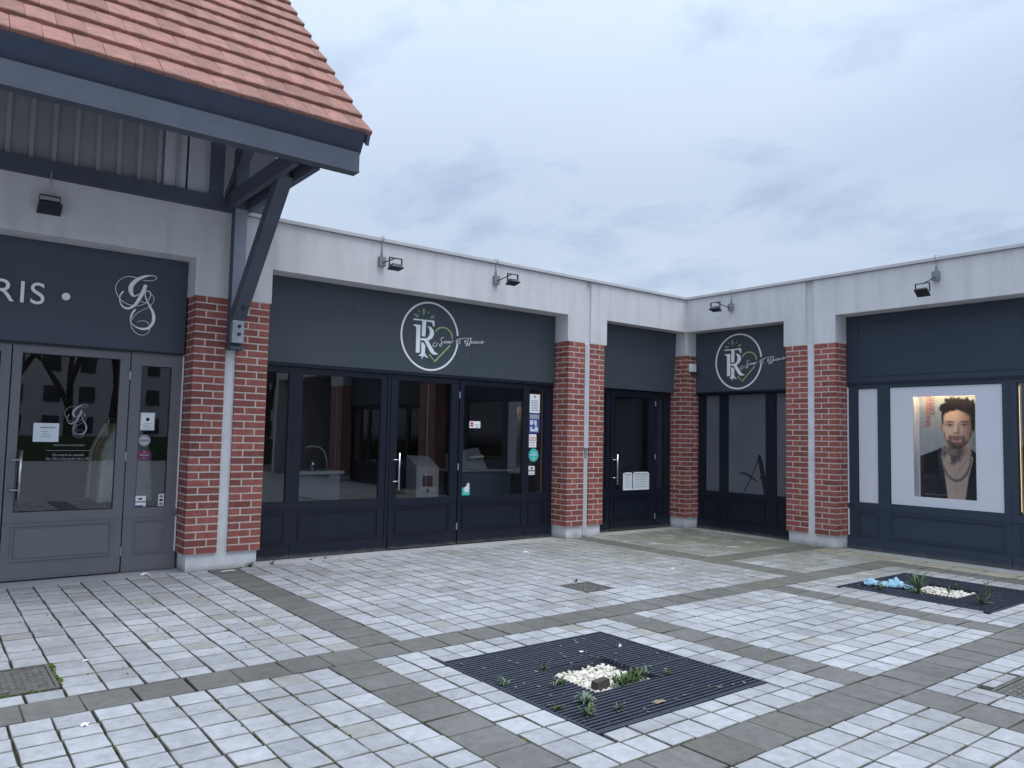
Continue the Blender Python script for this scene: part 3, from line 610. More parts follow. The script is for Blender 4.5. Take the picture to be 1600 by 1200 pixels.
TR_SCRIPT = [[(0.0917, -0.0723), (0.0645, -0.0842), (0.0438, -0.1237), (0.0717, -0.1354), (0.0986, -0.1141), (0.1251, -0.0786)], [(0.2174, 0.0011), (0.1893, 0.0032), (0.1735, -0.0268), (0.1859, -0.0636), (0.1818, -0.1114), (0.1599, -0.1228), (0.1482, -0.1049), (0.1808, -0.0783), (0.2194, -0.0605)], [(0.2356, -0.04), (0.2229, -0.065), (0.2422, -0.0727), (0.2527, -0.0479), (0.2356, -0.04), (0.2639, -0.0469)], [(0.2749, -0.0383), (0.268, -0.0675), (0.2869, -0.0591)], [(0.2975, -0.0362), (0.2928, -0.0681), (0.3123, -0.0377), (0.3237, -0.0414), (0.3177, -0.0658), (0.349, -0.0486), (0.3652, -0.0184)], [(0.4174, -0.0423), (0.4456, -0.0253), (0.4336, -0.0071), (0.4171, -0.0327), (0.4294, -0.0586), (0.4577, -0.0435)], [(0.4849, 0.0122), (0.4695, -0.052), (0.4928, -0.0547)], [(0.4392, -0.0018), (0.5426, 0.0254), (0.6891, 0.0393)], [(0.5559, -0.0296), (0.5846, -0.0124), (0.5725, 0.003), (0.5583, -0.0294), (0.5739, -0.0454)], [(0.6246, 0.0254), (0.6029, -0.035), (0.5808, -0.0807), (0.5979, -0.0646), (0.6145, -0.0291)], [(0.6657, 0.0293), (0.6441, -0.0361), (0.6218, -0.0771), (0.6389, -0.061), (0.6555, -0.0253)], [(0.6784, 0.0012), (0.6712, -0.0337), (0.6909, -0.0221)], [(0.7259, 0.0007), (0.7025, -0.0113), (0.7091, -0.0332), (0.7348, -0.0181)], [(0.7676, 0.0016), (0.7441, -0.0123), (0.7542, -0.0291), (0.7736, 0.0002), (0.7684, -0.0248)], [(0.8154, 0.006), (0.7918, -0.0079), (0.8019, -0.0247), (0.828, -0.0125)], [(0.8399, -0.0085), (0.8636, 0.0085), (0.8513, 0.0153), (0.8375, -0.0087), (0.8523, -0.0201), (0.8998, 0.0119)]]
GS = [[(0.0712, 0.268, 9), (0.1347, 0.2707, 9), (0.1863, 0.2907, 9), (0.1998, 0.315, 9), (0.1785, 0.3297, 10), (0.1321, 0.3255, 20), (0.0751, 0.3064, 45), (0.0084, 0.2622, 65), (-0.0396, 0.1991, 75), (-0.0452, 0.1421, 75), (-0.029, 0.1006, 50), (-0.0057, 0.088, 25), (0.0275, 0.108, 15), (0.0604, 0.1374, 12)], [(0.0966, 0.2211, 60), (0.0769, 0.1522, 65), (0.041, 0.0658, 60), (0.0044, -0.0013, 50), (-0.0389, -0.0409, 40), (-0.0835, -0.0493, 35), (-0.1239, -0.0233, 20), (-0.1427, 0.0177, 14), (-0.1451, 0.0669, 18), (-0.1328, 0.0994, 25), (-0.1145, 0.1235, 30)], [(0.0132, 0.2817, 9), (-0.0327, 0.2889, 9), (-0.0889, 0.2845, 9), (-0.1486, 0.246, 9), (-0.1847, 0.1914, 9), (-0.1904, 0.1412, 9), (-0.1739, 0.0878, 9), (-0.1439, 0.0423, 9), (-0.1033, 0.0103, 9), (-0.0461, -0.0106, 9), (0.0108, -0.0143, 9), (0.067, 0.0032, 9), (0.1172, 0.0377, 9), (0.1435, 0.0915, 12), (0.15, 0.1366, 14), (0.1286, 0.1591, 14), (0.1057, 0.1529, 14), (0.0953, 0.1294, 14), (0.1032, 0.0863, 18), (0.1417, 0.0092, 30), (0.1801, -0.0621, 45), (0.1922, -0.1303, 58), (0.1805, -0.1884, 50), (0.1422, -0.2365, 45), (0.0911, -0.2512, 40), (0.0334, -0.2415, 20), (-0.0195, -0.2035, 12), (-0.0332, -0.1553, 22), (-0.0191, -0.0977, 32), (0.0097, -0.0507, 30)], [(0.1414, 0.1355, 7), (0.1776, 0.1086, 7), (0.1853, 0.0715, 7), (0.1697, 0.0316, 7), (0.1427, -0.0097, 8), (0.0811, -0.0485, 8), (0.026, -0.0925, 8), (-0.006, -0.1336, 8), (-0.0157, -0.1658, 7)], [(-0.0317, -0.1862, 7), (-0.0174, -0.2468, 7), (0.0249, -0.2984, 7), (0.0829, -0.3189, 8), (0.128, -0.3007, 8), (0.1553, -0.2666, 8), (0.1522, -0.204, 8), (0.1216, -0.1695, 7), (0.0753, -0.1652, 7), (0.0306, -0.1856, 7)], [(0.0536, 0.0423, 7), (0.0886, 0.031, 7), (0.1169, 0.0439, 7)]]
def emblem(par, o, u, z, d, s=1.0):
    """round monogram sign: ring, T and R letters with roots, leaves, heart and a handwritten motto"""
    def P(q): return (u + q[0] * s, z + q[1] * s)
    ring = MB(o); n = 72; a0, a1 = R(-9), R(351 - 351 * 0)
    pts = []
    for i in range(n + 1):
        t = R(6) + (R(346) * i / n); pts.append((u + .445 * s * math.cos(t), z + .455 * s * math.sin(t), .024 * s))
    ring.ribbon(pts, d - .006, d + .002, 1); ring.build('ring', M['white'], par)
    letters = MB(o)
    for q in TR_POLY: letters.prism([P(k) for k in q], d - .007, d + .002)
    letters.build('monogram', M['white'], par)
    lf = MB(o)
    for q in TR_LEAF: lf.prism([P(k) for k in q], d - .005, d + .002)
    lf.build('leaves', M['sage'], par)
    h = MB(o)
    for q in TR_HEART: h.ribbon([(*P(k), .020 * s) for k in q], d - .0055, d + .002, 6 if len(q) > 3 else 1)
    h.build('heart', M['green'], par)
    sc = MB(o)
    for i, q in enumerate(TR_SCRIPT): sc.ribbon([(*P(k), .0058 * s) for k in q], d - .0065 - i * .0001, d + .002, 4)
    sc.build('motto', M['white'], par)
def swash(par, o, u, z, d, s, mat, name, wk=1.0):
    mb = MB(o); w0 = .00056
    for i, q in enumerate(GS): mb.ribbon([(u + k[0] * s, z + k[1] * s, k[2] * w0 * s * wk) for k in q], d - .012 - i * .0006, d + .002, 6)
    return mb.build(name, mat, par)

# -- left shop: grey double door under the tiled roof
o = (-10.3, DP, 0); s = empty('shopfront', o); tag(s, 'grey framed shopfront with glazed double door under the tiled roof', 'shopfront')
fs = MB(o).box(-12.6, -8.088, .29, .42, 2.315, LZ - .004).build('fascia', M['fasL'], s)
MB(o).box(-12.6, -8.088, .284, .30, 2.300, 2.318).build('fascia_edge', M['rubber'], s)
swash(fs, o, -8.61, 2.80, .288, 1.0, M['white'], 'monogram')
for t_, u_ in (('R', -9.865), ('I', -9.655), ('S', -9.56)): text(t_, .305, M['white'], 'letter', fs, (u_ - o[0], .27 - o[1], 2.695), .010)
MB(o).tube([(-9.245, .262, 2.80), (-9.245, .292, 2.80)], .037, 20).build('dot', M['white'], fs)
W = unit(s, o, -8.60, -8.07, -8.495, -8.195, .665, 2.165, 2.305, M['frL'], M['glass'])
D1 = unit(s, o, -9.655, -8.612, -9.575, -8.705, .66, 2.215, 2.29, M['frL'], M['glass'], DP - .008, 'door', z0=.012); handle(D1, o, -9.54, .77, 1.26); hinge(D1, o, -8.606, (.22, 1.2, 2.05))
D2 = unit(s, o, -10.71, -9.667, -10.62, -9.75, .66, 2.215, 2.29, M['frL'], M['glass'], DP - .008, 'door', z0=.012); handle(D2, o, -9.79, .77, 1.26, dirn=1)
unit(s, o, -11.6, -10.72, -11.5, -10.82, .665, 2.165, 2.305, M['frL'], M['glass']); unit(s, o, -12.6, -11.602, -12.5, -11.7, .665, 2.165, 2.305, M['frL'], M['glass'])
MB(o).box(-10.72, -8.60, DP, DP + .05, 2.292, 2.312).build('head_rail', M['frL'], s)
lg = swash(D1, o, -9.085, 1.555, DP + .018, .52, M['whitegrey'], 'window_monogram', .85)
for tx, sz, uu, zz in (('VETEMENTS & ACCESSOIRES', .022, -9.13, 1.305), ('Du mardi au samedi', .034, -9.13, 1.205), ('De 10h à 12h et de 14h à 19h', .032, -9.13, 1.168)):
    text(tx, sz, M['whitegrey'], 'window_lettering', D1, (uu - o[0], DP + .012 - o[1], zz), .001, align='CENTER')
MB(o).box(-9.33, -8.93, DP + .010, DP + .014, 1.2585, 1.2615).build('window_line', M['whitegrey'], D1)

# -- main shop: navy front
o = (-4.98, DP, 0); s = empty('shopfront', o); tag(s, 'wide navy shopfront with double door and round monogram between two brick pillars', 'shopfront')
fb_ = MB(o).box(-7.248, -2.726, .297, .42, 2.315, LZ - .004); cuts = (-7.248, -6.10, -4.27, -3.34, -2.726)
for a_, b_ in zip(cuts, cuts[1:]): fb_.box(a_ + .001, b_ - .001, .29, .2965, 2.315, LZ - .004)
fs = fb_.build('fascia', M['fasA'], s)
MB(o).box(-7.248, -2.726, .296, .42, 2.275, 2.315).build('fascia_edge', M['frA'], s)
emblem(fs, o, -4.955, 2.815, .289)
unit(s, o, -7.262, -6.80, -7.15, -6.865, .66, 2.20, 2.275, M['frA'], M['glass'])
unit(s, o, -6.798, -5.545, -6.70, -5.635, .66, 2.20, 2.275, M['frA'], M['glass'])
MB(o).box(-5.545, -5.505, DP - .012, DP + .06, .004, 2.275).build('jamb', M['frA'], s)
D1 = unit(s, o, -5.495, -4.435, -5.39, -4.557, .65, 2.20, 2.27, M['frA'], M['glass'], DP - .008, 'door', z0=.012); handle(D1, o, -5.378, .77, 1.25); hinge(D1, o, -4.425, (.25, 1.06, 2.05))
D2 = unit(s, o, -4.415, -3.225, -4.345, -3.285, .65, 2.20, 2.27, M['frA'], M['glass'], DP - .004, 'door', z0=.012)
unit(s, o, -3.22, -2.708, -3.165, -2.86, .66, 2.20, 2.275, M['frA'], M['glass'])

# -- small door beside the corner
o = (-.95, DP, 0); s = empty('shopfront', o); tag(s, 'narrow navy shop entrance door beside the inner corner pillar', 'shopfront')
MB(o).add([(-1.905, .215, LZ - .004), (-.001, .215, LZ - .004), (-.001, .262, 2.305), (-1.905, .262, 2.305), (-1.905, .42, LZ - .004), (-.001, .42, LZ - .004), (-.001, .42, 2.305), (-1.905, .42, 2.305)],
          [(3, 2, 1, 0), (4, 5, 6, 7), (0, 1, 5, 4), (2, 3, 7, 6), (1, 2, 6, 5), (3, 0, 4, 7)]).build('fascia', M['fasA'], s)
unit(s, o, -1.95, -1.475, -1.88, -1.56, .66, 2.22, 2.30, M['frA'], M['frostB'])
D1 = unit(s, o, -1.465, -.405, -1.385, -.545, .65, 2.19, 2.29, M['frA'], M['glass'], DP - .008, 'door', z0=.012); handle(D1, o, -1.36, .75, 1.24); hinge(D1, o, -.40, (.2, 1.2, 2.1))
unit(s, o, -.395, -.002, -.33, -.17, .66, 2.2, 2.30, M['frA'], M['frostB'])
MB(o).box(-1.46, -.41, DP + .40, DP + .42, .01, 2.3).build('blind', M['frostB'], s)

# -- corner shop window on the right wing
o = (.93, DP, 0); s = empty('shopfront', o, 'B'); tag(s, 'narrow navy shop window with grey frosted panes beside the corner pillar', 'shopfront')
fs = MB(o).box(.001, 1.871, .262, .42, 2.315, LZ - .004).build('fascia', M['fasA'], s)
MB(o).box(.001, 1.871, .268, .42, 2.285, 2.315).build('fascia_edge', M['frA'], s)
emblem(fs, o, .868, 2.80, .261, .985)
unit(s, o, .0, .52, .15, .44, .64, 2.265, 2.285, M['frA'], M['frost'], kin=(.08, .46))
W = unit(s, o, .522, 1.418, .605, 1.33, .64, 2.265, 2.285, M['frA'], M['frost'])
unit(s, o, 1.42, 1.90, 1.51, 1.80, .64, 2.265, 2.285, M['frA'], M['frost'])
a = MB(o); d = DP + .023
a.prism([(1.172, 1.245), (1.188, 1.285), (1.215, 1.28), (1.24, 1.24), (1.327, .88), (1.327, .648), (1.285, .648), (1.235, .92), (1.20, 1.08)], d - .003, d)
a.ribbon([(1.195, 1.25, .014), (1.10, 1.02, .014), (.99, .80, .012), (.91, .68, .010)], d - .004, d); a.ribbon([(.82, .965, .012), (.90, .975, .02), (1.02, .935, .026), (1.15, .86, .012)], d - .005, d); a.ribbon([(1.21, .915, .03), (1.328, .93, .03)], d - .0045, d)
a.build('letter', M['black'], W)

# -- right shop: blue grey front with poster window
o = (4.98, DP, 0); s = empty('shopfront', o, 'B'); tag(s, 'blue-grey panelled shopfront with portrait poster and white film windows', 'shopfront')
mb = MB(o).box(2.705, 7.248, .30, .42, 2.37, LZ - .004); bead(mb, 2.88, 4.98, 2.45, 3.21, .30, .012, .008); bead(mb, 5.1, 7.1, 2.45, 3.21, .30, .012, .008); mb.build('fascia', M['frB'], s)
MB(o).box(2.705, 7.248, .315, .42, 2.345, 2.37).build('fascia_edge', M['frB'], s)
unit(s, o, 2.695, 3.215, 2.842, 3.135, .655, 2.285, 2.345, M['frB'], M['vinyl'])
W = unit(s, o, 3.217, 4.788, 3.30, 4.712, .665, 2.29, 2.345, M['frB'], M['glass'])
W2 = unit(s, o, 4.79, 6.36, 4.872, 6.28, .665, 2.29, 2.345, M['frB'], M['glass'])
unit(s, o, 6.362, 7.262, 6.45, 7.16, .665, 2.29, 2.345, M['frB'], M['vinyl'])
# white film with a cut-out, and the lit box behind it
cu0, cu1, cz0, cz1 = 3.615, 4.392, .80, 2.145
f = MB(o); d = DP + .019
f.box(3.303, cu0, d, d + .003, .668, 2.287); f.box(cu1, 4.709, d, d + .003, .668, 2.287); f.box(cu0, cu1, d, d + .003, .668, cz0); f.box(cu0, cu1, d, d + .003, cz1, 2.287)
f.build('window_film', M['vinyl'], W)
b = MB(o); e = DP + .175; d = DP + .034
b.box(cu0 - .012, cu0 - .002, d + .004, e, cz0 - .01, cz1 + .03); b.box(cu1 + .10, cu1 + .11, d + .004, e, cz0 - .01, cz1 + .03)
b.box(cu0 - .012, cu1 + .11, d + .004, e, cz0 - .02, cz0 - .010); b.box(cu0 - .012, cu1 + .11, d + .004, e, cz1 + .03, cz1 + .04); b.box(cu0 - .012, cu1 + .11, e, e + .01, cz0 - .02, cz1 + .04)
b.build('light_box', M['vinyl'], W)
MB(o).box(cu0 + .02, cu1 + .06, d + .010, d + .030, cz1 + .006, cz1 + .018).build('led_strip', M['led'], W)
# dark window with brass trim
b = MB(o); d = DP + .05
b.box(4.885, 4.905, d, d + .03, .68, 2.28); b.box(4.905, 6.27, d, d + .03, .68, .70); b.box(4.905, 6.27, d + .01, d + .03, .985, 1.005); b.build('brass_trim', M['gold'], W2)
MB(o).box(4.878, 4.884, d + .01, d + .022, .70, 2.25).build('led_strip', M['ledsoft'], W2)
# further fronts down the right wing
o = (10.3, DP, 0); s = empty('shopfront', o, 'B'); tag(s, 'plain navy shopfront with four glazed bays further down the right wing', 'shopfront')
MB(o).box(8.062, 12.598, .29, .42, 2.315, LZ - .004).build('fascia', M['fasA'], s)
for k in range(4): unit(s, o, 8.05 + k * 1.14, 8.05 + k * 1.14 + 1.136, 8.14 + k * 1.14, 9.1 + k * 1.14, .66, 2.2, 2.31, M['frA'], M['glass'])

# ------------------------------------------------------------------ rooms behind the glass
def room(x0, x1, y0, y1, name, faces):
    mb = MB(); t = .06
    if 'l' in faces: mb.box(x0 - t, x0, y0, y1, 0, 3.2)
    if 'r' in faces: mb.box(x1, x1 + t, y0, y1, 0, 3.2)
    if 'b' in faces: mb.box(x0 - t, x1 + t, y1, y1 + t, 0, 3.2)
    if 'f' in faces: mb.box(x0 - t, x1 + t, y0 - t, y0, 0, 3.2)
    tag(mb.build(name, M['room']), kind='structure')
    tag(MB().box(x0 - t, x1 + t, y0 - t, y1 + t, 3.2, 3.28).build('shop_ceiling', M['roomceil']), kind='structure')
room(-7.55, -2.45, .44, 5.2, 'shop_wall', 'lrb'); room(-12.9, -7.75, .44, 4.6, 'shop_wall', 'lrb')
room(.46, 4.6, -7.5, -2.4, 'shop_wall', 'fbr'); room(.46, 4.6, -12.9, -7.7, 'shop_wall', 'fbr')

# ------------------------------------------------------------------ tiled roof over the left shop
rf = empty('tiled_roof', (-7.67, 0, 2.4)); tag(rf, 'steep red clay tiled roof with grey timber eave, post and strut over the left shop', 'roof')
RO = (-7.67, 0, 2.4)
TIP = Vector((0, -2.05, 4.352)); SL = R(45.5); sy, sz = math.cos(SL), math.sin(SL); EX = .317; XV, XL = -7.10, -13.6; RY = 2.95
def rtile():
    j = lambda a: random.uniform(-a, a)
    w = .5; t = .040; Lh = .39; V = []
    prof = [(-w, 0), (-w * .5, .003), (0, .004), (w * .5, .003), (w, 0)]
    for y, dz in ((0, 0), (.010, .006), (Lh, .004)):
        for x, h in prof: V.append((x + j(.006), y + (j(.004) if y == 0 else 0), h + dz))
    for y in (0.0, Lh):
        for x, h in prof: V.append((x, y + .002, -t))
    F = []
    for r in range(2):
        for i in range(4): F.append((r * 5 + i, r * 5 + i + 1, r * 5 + 6 + i, r * 5 + 5 + i))
    for i in range(4): F.append((15 + i + 1, 15 + i, 20 + i, 20 + i + 1)); F.append((i + 1, i, 15 + i, 15 + i + 1))
    F += [(0, 5, 15), (5, 10, 20, 15), (9, 4, 19), (14, 9, 19, 24)]
    me = bpy.data.meshes.new('roof_tile'); me.from_pydata(V, [], F); me.materials.append(M['roof']); me.update(); return me
RT_ = [rtile() for _ in range(8)]; TW = .207; tl = []
ncr = int((RY - TIP.y) / sy / EX) + 1
for c in range(ncr):
    x = XV
    first = True
    while x > XL:
        wd = TW if not (first and c % 2) else TW * .5
        first = False; tl.append((c, x - wd, x)); x -= wd
def tpos(c, x0, x1): return Vector(((x0 + x1) / 2, TIP.y + c * EX * sy, TIP.z + c * EX * sz))
def inview3(p, mar=.03):
    v = p - Vector(CAM_POS); dz = -v.dot(Vector(CZ))
    return dz > .3 and abs(v.dot(Vector(CX)) / dz) < .6668 + mar and abs(v.dot(Vector(CY)) / dz) < .5 + mar
vis = [t for t in tl if inview3(tpos(*t))]; vis.sort(key=lambda t: (tpos(*t) - Vector(CAM_POS)).length); vis = vis[:295]; vset = set(vis)
rest = MB(RO)
for t in tl:
    p = tpos(*t); me = random.choice(RT_); wd = t[2] - t[1] - .003
    rot = (SL - R(6.0) + random.uniform(-.008, .008), random.uniform(-.006, .006), random.uniform(-.006, .006))
    if t in vset: inst('roof_tile', me, rf, p - Vector(RO), (wd, 1, 1), rot)
    else:
        mt = Matrix.LocRotScale(p, Matrix.Rotation(rot[0], 3, 'X'), Vector((wd, 1, 1)))
        rest.add([tuple(mt @ v.co) for v in me.vertices], [tuple(q.vertices) for q in me.polygons])
tag(rest.build('upper_tiles', M['roof'], rf), kind='stuff')
def yz(name, poly, x0, x1, mat, par=rf):
    """prism with a (y,z) outline between x0 and x1"""
    n = len(poly); V = [(x0, a, b) for a, b in poly] + [(x1, a, b) for a, b in poly]
    F = [tuple(range(n)), tuple(range(2 * n - 1, n - 1, -1))] + [(i, n + i, n + (i + 1) % n, (i + 1) % n) for i in range(n)]
    return MB(RO).add(V, F).build(name, mat, par)
RZ = TIP.z + (RY - TIP.y) * sz / sy
off = .055
yz('roof_deck', [(-1.86, 4.36), (RY, RZ - off - .06), (RY, RZ - off - .12), (-1.86, 4.28)], XL, XV - .05, M['soffit'])
yz('rear_slope', [(RY, RZ), (2 * RY + 2.05, TIP.z), (2 * RY + 2.05, TIP.z - .1), (RY, RZ - .12)], XL, XV, M['roof'])
MB(RO).tube([(XL, RY, RZ), (XV, RY, RZ)], .11, 10).build('ridge', M['roof'], rf)
yz('verge_board', [(-2.03, 4.315), (RY, RZ - .035), (RY, RZ - .15), (-2.0, 4.225)], XV - .045, XV - .012, M['timber'])
yz('eave_board', [(-2.045, 4.320), (-1.935, 4.145), (-1.87, 4.145), (-1.93, 4.345)], XL, -7.165, M['soffit'])
yz('eave_beam', [(-1.985, 3.955), (-1.985, 4.143), (-1.885, 4.143), (-1.885, 3.955)], XL, -7.195, M['timber'])
yz('beam_lip', [(-1.997, 3.947), (-1.997, 3.966), (-1.87, 3.966), (-1.87, 3.947)], XL, -7.197, M['timber'])
MB(RO).box(-7.737, -7.603, -.115, -.002, 2.39, 4.6).build('post', M['timber'], rf)
MB(RO).box(-7.735, -7.605, -.122, -.116, 2.76, 3.92).build('post_lit_front', M['postlit'], rf)  # added pale overlay: sky light on the post's front put into its colour
for x0, x1 in ((-7.80, -7.74), (-7.60, -7.54)): MB(RO).box(x0, x1, -1.88, .6, 3.925, 4.085).build('outrigger', M['timber'], rf)
mb = MB(RO).bar((-7.67, -.115, 2.70), (-7.67, -1.36, 4.0), .125, .135, (1, 0, 0)); mb.build('strut', M['timber'], rf)
mb = MB(RO).bar((-7.67, .30, 4.15), (-7.67, -.95, 5.12), .10, .11, (1, 0, 0)); mb.build('brace', M['timber'], rf)
yz('rafter', [(-1.86, 4.24), (RY, RZ - .19), (RY, RZ - .34), (-1.86, 4.10)], -7.73, -7.61, M['timber'])
sp = MB(RO).box(-7.732, -7.608, -.185, -.115, 2.44, 2.715).build('strut_shoe', M['steel'], rf)
for z in (2.535, 2.62): MB(RO).tube([(-7.66, -.20, z), (-7.66, -.184, z)], .019, 12).build('bolt', M['lamp'], sp)
MB(RO).tube([(-7.665, -.348, 2.80), (-7.665, -.29, 2.80)], .020, 12).build('bolt', M['lamp'], rf)
MB(RO).box(-7.745, -7.595, -.195, -.002, 2.37, 2.40).build('post_shoe', M['timber'], rf)
MB(RO).box(-13.4, -7.739, -.04, .10, 3.888, 4.045).build('wall_plate', M['timber'], rf)
# profiled steel cladding between wall and roof
prof = []; x = -13.4
while x < -8.45:
    prof += [(x, .048), (x + .118, .048), (x + .130, .0), (x + .165, .0), (x + .177, .048)]; x += .190
V = []; F = []
for i, (a, b) in enumerate(prof): V += [(a, b, 4.047), (a, b, 6.2)]
for i in range(len(prof) - 1): F.append((2 * i, 2 * i + 2, 2 * i + 3, 2 * i + 1))
MB(RO).add(V, F).build('cladding_sheet', M['clad'], rf)
MB(RO).box(-8.45, -8.232, .02, .045, 4.047, 6.2).build('cladding_panel', M['cladlight'], rf); MB(RO).box(-8.208, -7.985, .02, .045, 4.047, 6.2).build('cladding_panel', M['cladlight'], rf)
MB(RO).box(-8.24, -8.20, .05, .07, 4.047, 6.2).box(-13.4, -7.99, .075, .10, 4.047, 6.3).build('cladding_back', M['soffit'], rf)
MB(RO).box(-7.985, -7.842, -.02, .10, 4.047, 6.25).build('corner_post', M['timber'], rf)
yz('gable_wall', [(.03, 3.94), (.03, 6.2), (RY, RZ - .38), (5.8, 6.2), (5.8, 3.94)], -7.26, -7.20, M['cladlight'])

# ------------------------------------------------------------------ floodlights
def flood(side, u, zb, ztop, hd, hz, hu, tilt, label, boxed=True):
    o = (u, 0, zb); r = empty('floodlight', o, side); tag(r, label, 'floodlight', 'floodlights along the shop walls')
    if boxed:
        MB(o).box(u - .045, u + .045, -.05, -.001, zb - .06, zb + .055).build('junction_box', M['lampgrey'], r)
        MB(o).tube([(u, -.02, zb + .05), (u, -.012, zb + .12)], .012, 8).build('cable_gland', M['lampgrey'], r)
    cab = [(u, -.012, zb + .1), (u + .004, -.011, zb + .2), (u, -.012, ztop - .07)]
    cab += [(u + .002, -.045, ztop - .03), (u + .004, -.05, ztop + .012), (u + .012, 0.0, ztop + .03), (u + .03, .12, ztop + .012)] if boxed else []
    if not boxed: cab = [(u, hd, hz + .10), (u, hd, hz + .2), (u, hd + .004, ztop + .02)]
    MB(o).tube(cab, .007 if boxed else .009, 6).build('cable' if boxed else 'rod', M['cable'], r, True)
    c = (u + hu, hd, hz)
    if boxed: MB(o).tube([(u, -.04, zb - .02), (c[0], hd + .02, hz + .105)], .0075, 6).build('arm', M['lamp'], r, True)
    br = MB(o); w = .083
    br.box(c[0] - w - .006, c[0] + w + .006, hd - .014, hd + .014, hz + .100, hz + .108)
    for s_ in (-1, 1): br.box(c[0] + s_ * (w + .003) - .003, c[0] + s_ * (w + .003) + .003, hd - .014, hd + .014, hz - .01, hz + .10)
    br.build('bracket', M['lamp'], r)
    hb = MB(); hw, hl, ht = (.078, .062, .020) if boxed else (.095, .075, .026)
    hb.add([(-hw, -hl, -ht), (hw, -hl, -ht), (hw, hl, -ht), (-hw, hl, -ht), (-hw * .8, -hl * .75, ht), (hw * .8, -hl * .75, ht), (hw * .8, hl * .75, ht), (-hw * .8, hl * .75, ht)], [(3, 2, 1, 0), (4, 5, 6, 7), (0, 1, 5, 4), (1, 2, 6, 5), (2, 3, 7, 6), (3, 0, 4, 7)])
    hb.box(-hw * 1.06, hw * 1.06, -hl * 1.08, hl * 1.08, -ht - .006, -ht + .001)
    for k in range(6): hb.box(-hw * .7 + k * hw * .28 - .003, -hw * .7 + k * hw * .28 + .003, -hl * .6, hl * .6, ht - .001, ht + .010)
    h = hb.build('lamp_head', M['lamp'], r); h.location = (hu, hd, hz - zb); h.rotation_euler = (tilt, 0, 0)
    gl = MB().box(-hw * .9, hw * .9, -hl * .9, hl * .9, -ht - .0085, -ht - .0065).build('lens', M['lampglass'], h)
    return r
flood('A', -5.88, 3.64, 3.935, -.35, 3.52, .01, R(-8), 'floodlight over the wide navy shopfront, next to the tiled roof')
flood('A', -4.10, 3.66, 3.935, -.37, 3.585, .02, R(-14), 'floodlight over the wide navy shopfront, next to the white pillar joint')
flood('B', .93, 3.66, 3.94, -.40, 3.59, -.02, R(-14), 'floodlight over the narrow frosted shop window beside the inner corner')
flood('B', 4.10, 3.69, 3.94, -.36, 3.44, -.02, R(-38), 'tilted floodlight above the blue-grey shopfront with the poster')
flood('A', -9.47, 3.74, 3.93, -.055, 3.60, .0, R(-30), 'black floodlight under the eave on the wall left of the timber post', False)
# alarm box on the corner pillar
o = (.15, 0, 2.66); r = empty('alarm_box', o); tag(r, 'small white alarm box high on the inner corner brick pillar', 'alarm')
MB(o).box(.08, .205, -.055, -.001, 2.665, 2.80).build('housing', M['white'], r); MB(o).box(.125, .20, -.045, -.002, 2.615, 2.663).build('sounder', M['lamp'], r)

# ------------------------------------------------------------------ notices and stickers on the glass
def sheet(name, u0, u1, z0, z1, label, cat, mat='paper', d=.352, bars=(), side='A', group=None):
    """thin printed sheet; bars = (u0,u1,z0,z1,material) in 0..1 of the sheet"""
    o = ((u0 + u1) / 2, d, z0); r = empty(name, o, side); tag(r, label, cat, group)
    MB(o).box(u0, u1, d, d + .002, z0, z1).build('sheet', M[mat], r)
    W_, H_ = u1 - u0, z1 - z0
    for i, (a, b, c, e, k) in enumerate(bars):
        MB(o).box(u0 + a * W_, u0 + b * W_, d - .0008 - .0001 * i, d - .0001, z0 + c * H_, z0 + e * H_).build('print', M[k], r)
    return r, o
def disc(name, u, z, ru, rz, label, cat, mat, d=.352, bars=()):
    o = (u, d, z - rz); r = empty(name, o); tag(r, label, cat)
    MB(o).prism([(u + ru * math.cos(t * .1745), z + rz * math.sin(t * .1745)) for t in range(36)], d, d + .002).build('sheet', M[mat], r)
    for i, (a, b, c, e, k) in enumerate(bars): MB(o).box(u + a * ru, u + b * ru, d - .0008 - .0001 * i, d - .0001, z + c * rz, z + e * rz).build('print', M[k], r)
lines = lambda n, a, b, z0, z1, k: [(a + .04 * (i % 2), b - .07 * ((i * 7) % 3), z0 + (z1 - z0) * i / n, z0 + (z1 - z0) * (i + .35) / n, k) for i in range(n)]
sheet('door_notice', -9.445, -9.225, 1.345, 1.53, 'white landscape paper notice taped inside the grey glazed door', 'notice', 'paper', .350, [(.25, .85, .74, .80, 'ink')] + lines(3, .3, .72, .25, .65, 'whitegrey'))
sheet('certificate', -8.485, -8.335, 1.475, 1.67, 'framed white certificate with small dark photo in the narrow side window', 'notice', 'whitegrey', .350, [(.07, .93, .05, .95, 'white'), (.40, .62, .52, .70, 'black')] + lines(4, .2, .8, .12, .45, 'whitegrey'))
disc('round_sticker', -8.43, 1.37, .060, .060, 'round silver sticker below the framed certificate', 'sticker', 'whitegrey', .350, [(-.7, .7, -.12, .10, 'ink'), (-.5, .5, .30, .42, 'white'), (-.4, .5, -.5, -.38, 'white')])
disc('oval_sticker', -8.425, 1.215, .065, .054, 'plum oval sticker with white lettering below the round silver one', 'sticker', 'plum', .350, [(-.7, .7, -.1, .12, 'whitegrey'), (-.15, .15, .45, .7, 'whitegrey'), (-.2, .2, -.65, -.5, 'whitegrey')])
sheet('card_sticker', -8.49, -8.385, .665, .785, 'small white and blue card sticker at the bottom of the narrow side window', 'sticker', 'white', .350, [(0, 1, .44, .52, 'black'), (.3, .65, .66, .82, 'black'), (.05, .75, .06, .18, 'blueink')])
sheet('payment_sticker', -8.262, -8.205, .665, .80, 'tall white label with dark squares beside the grey side window frame', 'sticker', 'white', .350, [(.2, .8, .70, .90, 'ink'), (.2, .8, .42, .60, 'black'), (.2, .8, .12, .32, 'ink')])
